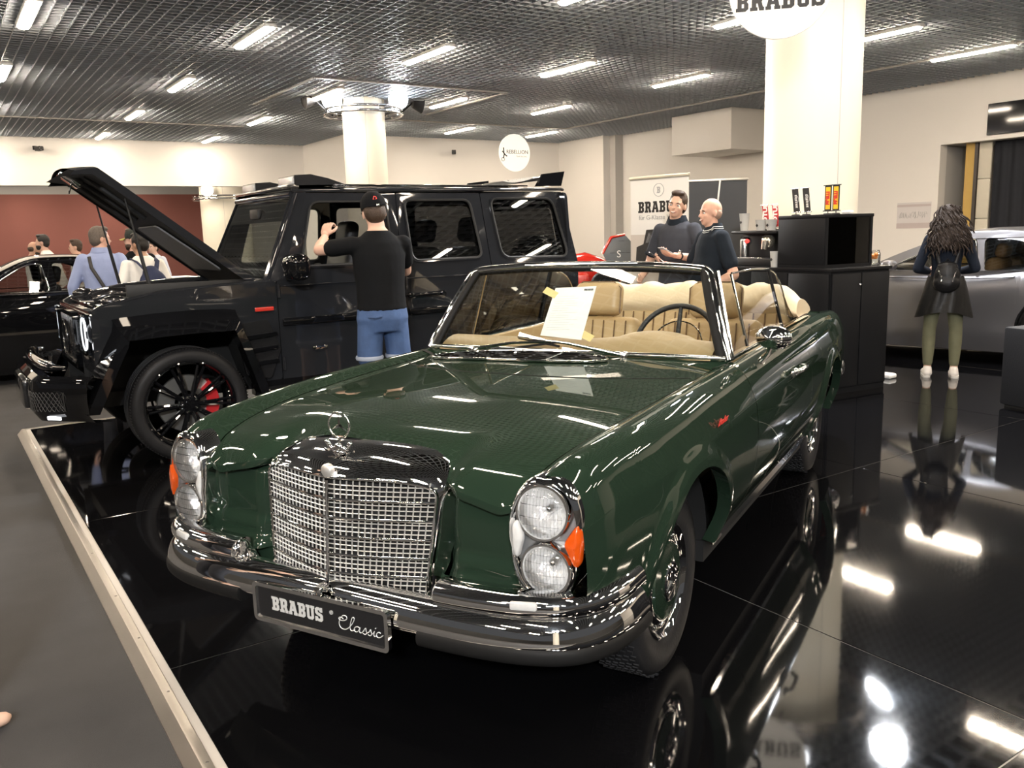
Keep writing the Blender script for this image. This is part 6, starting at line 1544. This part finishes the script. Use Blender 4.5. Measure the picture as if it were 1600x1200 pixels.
    if shoes:
        for s in (1,-1):
            an = Vector(LG[s][2]); P = [('tube',[an+Vector((-.045,0,-.045)),an+Vector((.05,0,-.045)),an+Vector((.15,s*.015,-.055)),an+Vector((.20,s*.02,-.06))],[.046,.046,.042,.028],(1.05,.9)),('tube',[an+Vector((-.03,0,-.02)),an+Vector((.0,0,.0))],[.045,.043],None)]
            P = [(a,[Vector((q.x,q.y,max(q.z,.034))) for q in b],c,d) for a,b,c,d in P]
            so = link('shoe', remesh(P, .009, 3, .5, 'shoe'), shoes, t)
            sl = [(-.09,-.032),(-.03,-.043),(.08,-.046),(.17,-.042),(.225,-.015),(.225,.02),(.17,.047),(.08,.046),(-.03,.040),(-.09,.030)]
            MB().poly(rpoly([(an.x+x,an.y+s*.01+y) for x,y in sl],.03,3),(),lambda a,b,c:(a,b,c+.022),.022).build('sole', mat('pale rubber sole',(.6,.58,.55),.6,var=.05), so, 40)
    if hair:
        hm_ = hair['m']; kind = hair.get('kind','short')
        if kind == 'short':
            P = [('ball',hp(-.020,0,.138),(.098,.0815,.098),R3),('ball',hp(-.045,0,.095),(.066,.078,.085),R3),('ball',hp(.028,0,.205),(.055,.062,.030),R3)]
            link('hair', remesh(P,.007,2,.5,'hair'), hm_, t)
        elif kind == 'fringe':   # shaved sides only
            P = [('ball',hp(-.040,0,.090),(.062,.0775,.060),R3)]; link('hair', remesh(P,.007,2,.5,'hair'), hm_, t)
        elif kind == 'long':
            P = [('ball',hp(-.022,0,.132),(.108,.092,.105),R3),('ball',hp(-.06,0,.03),(.085,.125,.13),R3),('ball',hp(-.09,-.01,-.10),(.075,.150,.12),R3),('ball',hp(-.09,-.03,-.18),(.06,.12,.09),R3)]
            ho = link('hair', remesh(P,.008,2,.5,'hair'), hm_, t); cu = MB(); random.seed(11)
            for q in range(280):
                a = random.uniform(-pi,pi); y0 = .085*sin(a); x0 = -.03-.07*abs(cos(a)); z0_ = random.uniform(.02,.21); L_ = random.uniform(.18,.38)
                r0 = random.uniform(.008,.016); ph = random.uniform(0,6.3); fr_ = random.uniform(38,60); spd = random.uniform(.8,1.9); n_ = 15
                pts = []
                for i in range(n_):
                    u = i/(n_-1); zz = z0_-L_*u; pts.append(hp(x0*(1+.35*u)-.03*u+r0*cos(ph+fr_*u*L_), y0*(1+spd*.95*u)+r0*sin(ph+fr_*u*L_), zz))
                cu.tube(pts,[.0065]*(n_-2)+[.005,.002],5)
            oc = cu.build('curls', hm_, ho, 60, recalc=False); oc['kind']='stuff'
    if beard:
        P = [('ball',hp(.036,0,.030),(.066,.060,.052),R3),('ball',hp(.062,0,.004),(.035,.036,.030),R3)]; link('beard', remesh(P,.007,2,.5,'beard'), beard, t)
    if cap:
        P = [('ball',hp(-.012,0,.145),(.108,.090,.098),R3)]; cm = remesh(P,.007,1,.5,'cap')
        bm = bmesh.new(); bm.from_mesh(cm); bmesh.ops.bisect_plane(bm, geom=bm.verts[:]+bm.edges[:]+bm.faces[:], plane_co=hp(0,0,.118), plane_no=R3@Vector((.05,0,1)), clear_inner=True); bm.to_mesh(cm); bm.free()
        co = link('cap', cm, cap['m'], t)
        br = [[hp(.085+.085*u*cos(a)-.01, .080*sin(a)*(1-.15*u)*1.0, .128-.020*u-.012*sin(a)**2) for a in [-1.25+2.5*i/12 for i in range(13)]] for u in (0,.5,1)]
        mb = MB().grid(br); n_=len(mb.v); mb.v += [tuple(Vector(p)-R3@Vector((0,0,.004))) for p in mb.v]; mb.f += [[n_+i for i in reversed(f)] for f in list(mb.f)]; mb.build('brim', cap.get('brim',cap['m']), co, 60)
        if cap.get('logo'):
            MB().add([hp(-.116,.015,.165),hp(-.116,-.015,.165),hp(-.108,-.012,.185),hp(-.108,.004,.190)],[[0,1,2,3]]).build('cap_logo', cap['logo'], co, 10)
            MB().tube([hp(-.098,.062,.128),hp(-.114,.03,.124),hp(-.116,0,.123),hp(-.114,-.03,.124),hp(-.098,-.062,.128)],.008,6).build('cap_strap', cap['m'], co, 60); MB().bbox((-.004,-.009,-.007),(.004,.009,.007),.002,Matrix.Translation(hp(-.122,-.012,.124))@R3.to_4x4()).build('cap_buckle', M_chr, co)
    return t, HMt, arms, LN
M_tee = mat('black cotton',(.0045,.005,.006),.9,spec=.2,var=.2,vscale=10,bump=.35,bscale=14); M_denim = mat('blue denim',(.045,.085,.19),.8,var=.35,vscale=12,bump=.35,bscale=26)
M_polo = mat('grey polo cotton',(.048,.051,.062),.9,spec=.2,var=.15,vscale=14,bump=.3,bscale=14); M_navy = mat('dark navy polo cotton',(.010,.014,.020),.9,spec=.2,var=.15,vscale=14,bump=.3,bscale=14)
M_wht = mat('white cotton',(.72,.70,.66),.8,var=.05,vscale=10,bump=.35,bscale=14); M_blue = mat('light blue shirt cotton',(.25,.30,.48),.8,var=.12,vscale=12,bump=.5,bscale=16)
M_olive = mat('olive trousers cotton',(.125,.125,.075),.8,var=.2,vscale=14,bump=.5,bscale=20); M_jean = mat('dark trousers',(.02,.022,.03),.8,var=.2,vscale=10)
M_hairb = mat('brown hair',(.045,.026,.015),.55,var=.4,vscale=60,bump=.5,bscale=160); M_hairk = mat('black hair',(.010,.008,.007),.5,var=.3,vscale=60,bump=.5,bscale=160); M_hairg = mat('grey brown hair',(.10,.08,.065),.6,var=.4,vscale=60,bump=.5,bscale=160)
M_sneak = mat('white sneaker fabric',(.70,.66,.62),.7,var=.08,vscale=20); M_shoek = mat('dark shoe leather',(.02,.018,.016),.5,var=.1)
# 1 man in black t-shirt beside the off-roader
t,HMt,arms,LN = person('person','man in black t-shirt, black cap and denim shorts leaning at the off-roader\'s window',(2.66,5.60,0),radians(82),1.83,skin=(.58,.36,.27),girth=1.0,lean=.02,
   la=[(.19,.37,1.41),(.40,.27,1.50)],ra=[(.20,-.26,1.24),(.38,-.10,1.28)],hyaw=radians(-8),hpitch=radians(10),hroll=radians(-4),
   top=dict(m=M_tee,sleeve=.62,hem=.99,grow=.018,name='t_shirt'),bottom=dict(m=M_denim,end=.60,top=1.06,grow=.014,w=.92,name='denim_shorts'),hair=dict(m=M_hairb),shoes=M_sneak,vox=.009,cap=dict(m=M_tee,logo=mat('red logo print',(.6,.06,.05),.6,var=.05)),stance=.12,
   hands={1:dict(d=(.35,-.3,.8),n=(.3,-.3,-1),curl=.8)})
for s in (1,-1):
    MB().tube([(.008+.090*cos(q*pi/12),s*.107+.090*sin(q*pi/12),.660) for q in range(24)],.016,6,closed=True,flat=(.55,1)).build('shorts_cuff', mat('pale denim cuff',(.30,.34,.42),.8,var=.1), t, 60)
MB().tube([(-.150,.05,.955),(-.155,.10,.95),(-.135,.145,.955)],.007,6).build('back_pocket_seam', M_denim, t, 60)
MB().tube([(.375+.031*cos(q*pi/10),.282+.031*sin(q*pi/10),1.488) for q in range(20)],.004,5,closed=True).build('bracelet', mat('gold bracelet',(.8,.6,.25),.25,metal=1.,var=.03), t, 60)
# 2 young man in grey polo
yv = radians(193)
t,HMt,arms,LN = person('person','smiling young man in a grey polo shirt holding a phone before the white banner',(5.97,5.97,0),yv,1.87,skin=(.60,.37,.27),girth=1.05,
   la=[(.05,.33,1.17),(.33,.20,1.22)],ra=[(.0,-.30,1.14),(.22,-.24,1.02)],hyaw=radians(14),hroll=radians(-8),hpitch=radians(0),face=True,
   top=dict(m=M_polo,sleeve=.66,collar=M_navy,hem=.88,cuff=M_navy,name='polo_shirt'),bottom=dict(m=M_jean),hair=dict(m=M_hairb),shoes=M_shoek,vox=.008,hands={1:dict(d=(.8,-.25,.10),n=(0,-.2,1),curl=.55,t=1),-1:dict(curl=.5)})
MB().tube([arms[1][2]+ (arms[1][1]-arms[1][2]).normalized()*.03+Vector((0,.034*cos(q*pi/10),.034*sin(q*pi/10))) for q in range(20)],.011,6,closed=True,flat=(.5,1)).build('wristwatch', M_plastic, t, 60)
MB().bbox((-.004,-.018,-.018),(.012,.018,.018),.004,Matrix.Translation(arms[1][2]+(arms[1][1]-arms[1][2]).normalized()*.03+Vector((0,.01,.032)))).build('watch_face', M_chr, t)
def phone(p, holder, rot, label, m=M_plastic):
    c,s_ = cos(holder[1]),sin(holder[1]); k = holder[2]; w_ = Vector((holder[0][0]+k*(c*p[0]-s_*p[1]),holder[0][1]+k*(s_*p[0]+c*p[1]),k*p[2]))
    o = thing('phone',label,'phone',tuple(w_)); o.rotation_euler = rot
    MB().bbox((-.075,-.036,-.004),(.075,.036,.004),.003).build('case', m, o, 30); MB().box((-.070,-.033,.004),(.070,.033,.0048)).build('screen', mat('phone screen',(.02,.02,.022),.06,var=.05), o)
    for y in (.018,.006): MB().lathe([(.006,-.004),(.006,-.0055),(.001,-.0056)],n=10,c=(-.06,y,0)).build('camera_lens', M_chr, o)
phone((.44,.165,1.265),((5.97,5.97),yv,1.87/1.78),(0,radians(-25),yv-radians(18)),'phone with a pale back in the young man\'s hand',mat('pale phone case',(.45,.45,.46),.3,var=.05))
# 3 bald man in navy polo
bv = radians(158)
t,HMt,arms,LN = person('person','bald man in a dark navy polo with white collar stripes holding a phone',(5.78,5.34,0),bv,1.775,skin=(.58,.34,.25),girth=1.14,belly=.10,
   la=[(-.06,.30,1.12),(.20,.27,1.0)],ra=[(.10,-.27,1.15),(.36,-.16,1.21)],hyaw=radians(2),hpitch=radians(2),face=True,
   top=dict(m=M_navy,sleeve=.70,collar=M_navy,stripe=M_pw,hem=.88,name='polo_shirt'),bottom=dict(m=M_jean),hair=dict(m=mat('grey stubble',(.36,.24,.18),.8,var=.3,vscale=80),kind='fringe'),shoes=M_shoek,vox=.008,hands={-1:dict(d=(.8,.1,.25),n=(0,.3,1),curl=.6,t=1),1:dict(curl=.5)})
MB().box((.128,.045,1.300),(.131,.065,1.322)).build('chest_badge', M_pw, t, 10)
phone((.475,-.155,1.28),((5.78,5.34),bv,1.775/1.78),(0,radians(-38),bv-radians(10)),'black phone in the bald man\'s hand')
# 4 woman with curly hair
wv = radians(33)
t,HMt,arms,LN = person('person','woman with long dark curly hair, olive trousers and white sneakers, seen from behind',(8.17,4.54,0),wv,1.665,skin=(.52,.32,.24),female=True,girth=.96,
   la=[(-.02,.27,1.14),(.20,.15,1.10)],ra=[(-.02,-.27,1.14),(.20,-.15,1.10)],hpitch=radians(14),hyaw=radians(4),
   top=dict(m=mat('navy knit',(.010,.014,.024),.9,spec=.2,var=.2,vscale=14,bump=.3,bscale=40),sleeve=1.9,hem=.95,grow=.012,name='sweater'),bottom=dict(m=M_olive,end=1.86,w=.92),hair=dict(m=mat('dark curly hair',(.026,.019,.016),.7,spec=.2,var=.6,vscale=50),kind='long'),shoes=M_sneak,vox=.009,stance=.125)
# jacket tied round the waist
jk = MB(); P=[]
for i in range(9):
    u=i/8; z=lerp(1.06,.70,u); r=lerp(.15,.235,u**.8)
    P.append([(-.01+ (r*.78+.012*sin(9*a*1.0+u*3))*cos(a), (r*1.12+.02*sin(7*a+u*2)*u)*sin(a), z-.07*u*abs(sin(a))**2) for a in [radians(62+236*j/40) for j in range(41)]])
jk.grid(P).build('waist_jacket', mat('dark leather jacket',(.008,.008,.008),.42,spec=.25,var=.3,vscale=10,bump=.6,bscale=14), t, 60)
for s in (1,-1): MB().tube([(.10,s*.13,1.03),(.16,s*.05,1.0),(.17,s*.04,.85)],[.03,.035,.025],8).build('jacket_sleeve', MATS['dark leather jacket'], t, 60)
M_bp = mat('black leather backpack',(.007,.007,.008),.4,spec=.3,var=.2,vscale=14,bump=.4,bscale=24)
bp = remesh([('ball',(-.17,0,1.06),(.07,.125,.15)),('ball',(-.18,0,1.00),(.075,.13,.10)),('ball',(-.17,0,1.16),(.055,.10,.06))],.010,3,.5,'backpack')
bp.transform(Matrix.Identity(4)); wb = thing('backpack','small black studded leather backpack on the woman\'s back','backpack',(8.17,4.54,0),wv); wb.scale=t.scale
link('pouch', bp, M_bp, wb)
for s in (1,-1):
    MB().tube([(-.15,s*.07,1.18),(-.135,s*.10,1.30),(-.10,s*.125,1.42),(-.02,s*.13,1.485),(.06,s*.12,1.44)],[.012,.013,.013,.013,.011],6,flat=(1.3,.5)).build('strap', M_bp, wb, 60)
    for q in range(11): u=q/10; MB().ball((-.235-.012*sin(pi*u),s*(.085-.062*u),1.14-.17*u),.0055,6,5).build('stud', M_chr, wb, 60)
MB().tube([(-.17,-.03,1.20),(-.17,0,1.245),(-.17,.03,1.20)],.008,6).build('handle', M_bp, wb, 60); MB().bbox((-.245,-.06,1.0),(-.235,.06,1.03),.003).build('zip', M_chr, wb)
# 5.. group beyond the off-roader
fz = FLOOR_Z
t,HMt,arms,LN = person('person','grey-haired man in a light blue shirt with a dark shoulder strap, seen from behind',(1.53,10.02,fz),radians(72),1.765,skin=(.55,.33,.25),girth=1.08,hyaw=radians(-62),hpitch=radians(4),
   la=[(-.04,.30,1.16),(.02,.29,.92)],ra=[(-.04,-.30,1.16),(.06,-.27,.93)],top=dict(m=M_blue,sleeve=1.95,collar=M_blue,hem=.84,grow=.024,name='shirt'),bottom=dict(m=M_jean),hair=dict(m=M_hairg),shoes=M_shoek,vox=.010)
MB().tube([(-.10,.10,1.475),(-.150,.08,1.36),(-.158,.0,1.20),(-.150,-.08,1.04),(-.12,-.15,.95)],.014,6,flat=(1.3,.5)).build('shoulder_strap', M_shoek, t, 60)
t,_,_,_ = person('person','man in a black t-shirt and dark cap with yellow edging',(1.98,10.55,fz),radians(112),1.745,skin=(.55,.34,.26),hyaw=radians(38),top=dict(m=M_tee,sleeve=.6,hem=.86,name='t_shirt'),bottom=dict(m=M_jean),hair=dict(m=M_hairb),beard=M_hairb,shoes=M_shoek,vox=.011,cap=dict(m=mat('dark green cap',(.02,.025,.02),.8,var=.1),brim=mat('yellow cap edging',(.35,.32,.08),.8,var=.2)))
t,_,_,_ = person('person','dark-haired person in a white t-shirt wearing a navy backpack',(1.86,9.60,fz),radians(100),1.69,skin=(.42,.25,.17),girth=.95,hyaw=radians(22),hpitch=radians(8),top=dict(m=M_wht,sleeve=.68,hem=.86,grow=.022,name='t_shirt'),bottom=dict(m=M_jean),hair=dict(m=M_hairk),shoes=M_sneak,vox=.010)
nb = thing('backpack','navy blue fabric backpack on the person in the white t-shirt','backpack',(1.86,9.60,fz),radians(100)); nb.scale=t.scale
M_nb = mat('navy backpack fabric',(.016,.022,.055),.85,var=.15,bump=.3,bscale=30)
link('pouch', remesh([('ball',(-.21,-.01,1.22),(.09,.155,.17)),('ball',(-.21,-.01,1.12),(.10,.165,.11)),('ball',(-.19,0,1.35),(.06,.09,.08))],.011,3,.5,'bp'), M_nb, nb)
for s in (1,-1): MB().tube([(-.19,s*.06,1.38),(-.12,s*.11,1.47),(-.01,s*.12,1.50),(.08,s*.12,1.42),(.12,s*.12,1.25)],.018,6,flat=(1.4,.5)).build('strap', M_nb, nb, 60)
person('person','man in a pale blue shirt standing farther back under the raised bonnet',(3.20,15.5,fz),radians(215),1.62,skin=(.58,.38,.30),face=True,top=dict(m=mat('pale blue cotton',(.55,.58,.66),.8,var=.05),sleeve=1.9,hem=.86,name='shirt'),bottom=dict(m=M_jean),hair=dict(m=M_hairb),shoes=M_shoek,vox=.016)
person('person','balding bearded man in white, farthest left beyond the black saloon',(1.44,16.2,fz),radians(10),1.665,skin=(.45,.27,.19),hpitch=radians(15),top=dict(m=M_wht,sleeve=.7,hem=.86,name='shirt'),bottom=dict(m=M_jean),hair=dict(m=M_hairb,kind='fringe'),beard=M_hairk,shoes=M_shoek,vox=.016)
person('person','dark-haired bearded man in a white t-shirt leaning beyond the black saloon',(1.78,15.9,fz),radians(165),1.77,skin=(.55,.34,.25),lean=.30,hpitch=radians(0),top=dict(m=M_wht,sleeve=.65,hem=.86,grow=.022,name='t_shirt'),bottom=dict(m=M_jean),hair=dict(m=M_hairk),beard=M_hairk,shoes=M_shoek,vox=.016)
t,HMt,_,_ = person('person','man with glasses and white shirt, nearest the blue-shirted man',(2.05,15.7,fz),radians(170),1.675,skin=(.58,.36,.28),top=dict(m=M_wht,sleeve=.65,hem=.86,name='shirt'),bottom=dict(m=M_jean),hair=dict(m=M_hairb),shoes=M_shoek,vox=.016)
for s in (1,-1): MB().tube([HMt@Vector((.092,s*.034+.024*cos(q*pi/8),.098+.019*sin(q*pi/8))) for q in range(16)],.003,5,closed=True).build('glasses', M_plastic, t, 60)
# someone stepping in from the left, only a foot in view
person('person','person mostly outside the picture whose foot shows at the left edge',(-.16,3.20,fz),radians(20),1.75,skin=(.62,.42,.32),top=dict(m=M_tee,sleeve=.6,hem=.86,name='t_shirt'),bottom=dict(m=M_jean,end=1.7),hair=dict(m=M_hairb),vox=.012)
# white table behind the group
tb = thing('white_table','white table top behind the group under the raised bonnet','table',(3.0,14.2,fz),radians(5))
MB().bbox((-.5,-.35,1.0),(.5,.35,1.05),.01).build('table_top', M_tubecase, tb)
for x in (-.45,.45):
    for y in (-.3,.3): MB().tube([(x,y,0),(x,y,1.0)],.02,8).build('leg', M_tubecase, tb, 60)
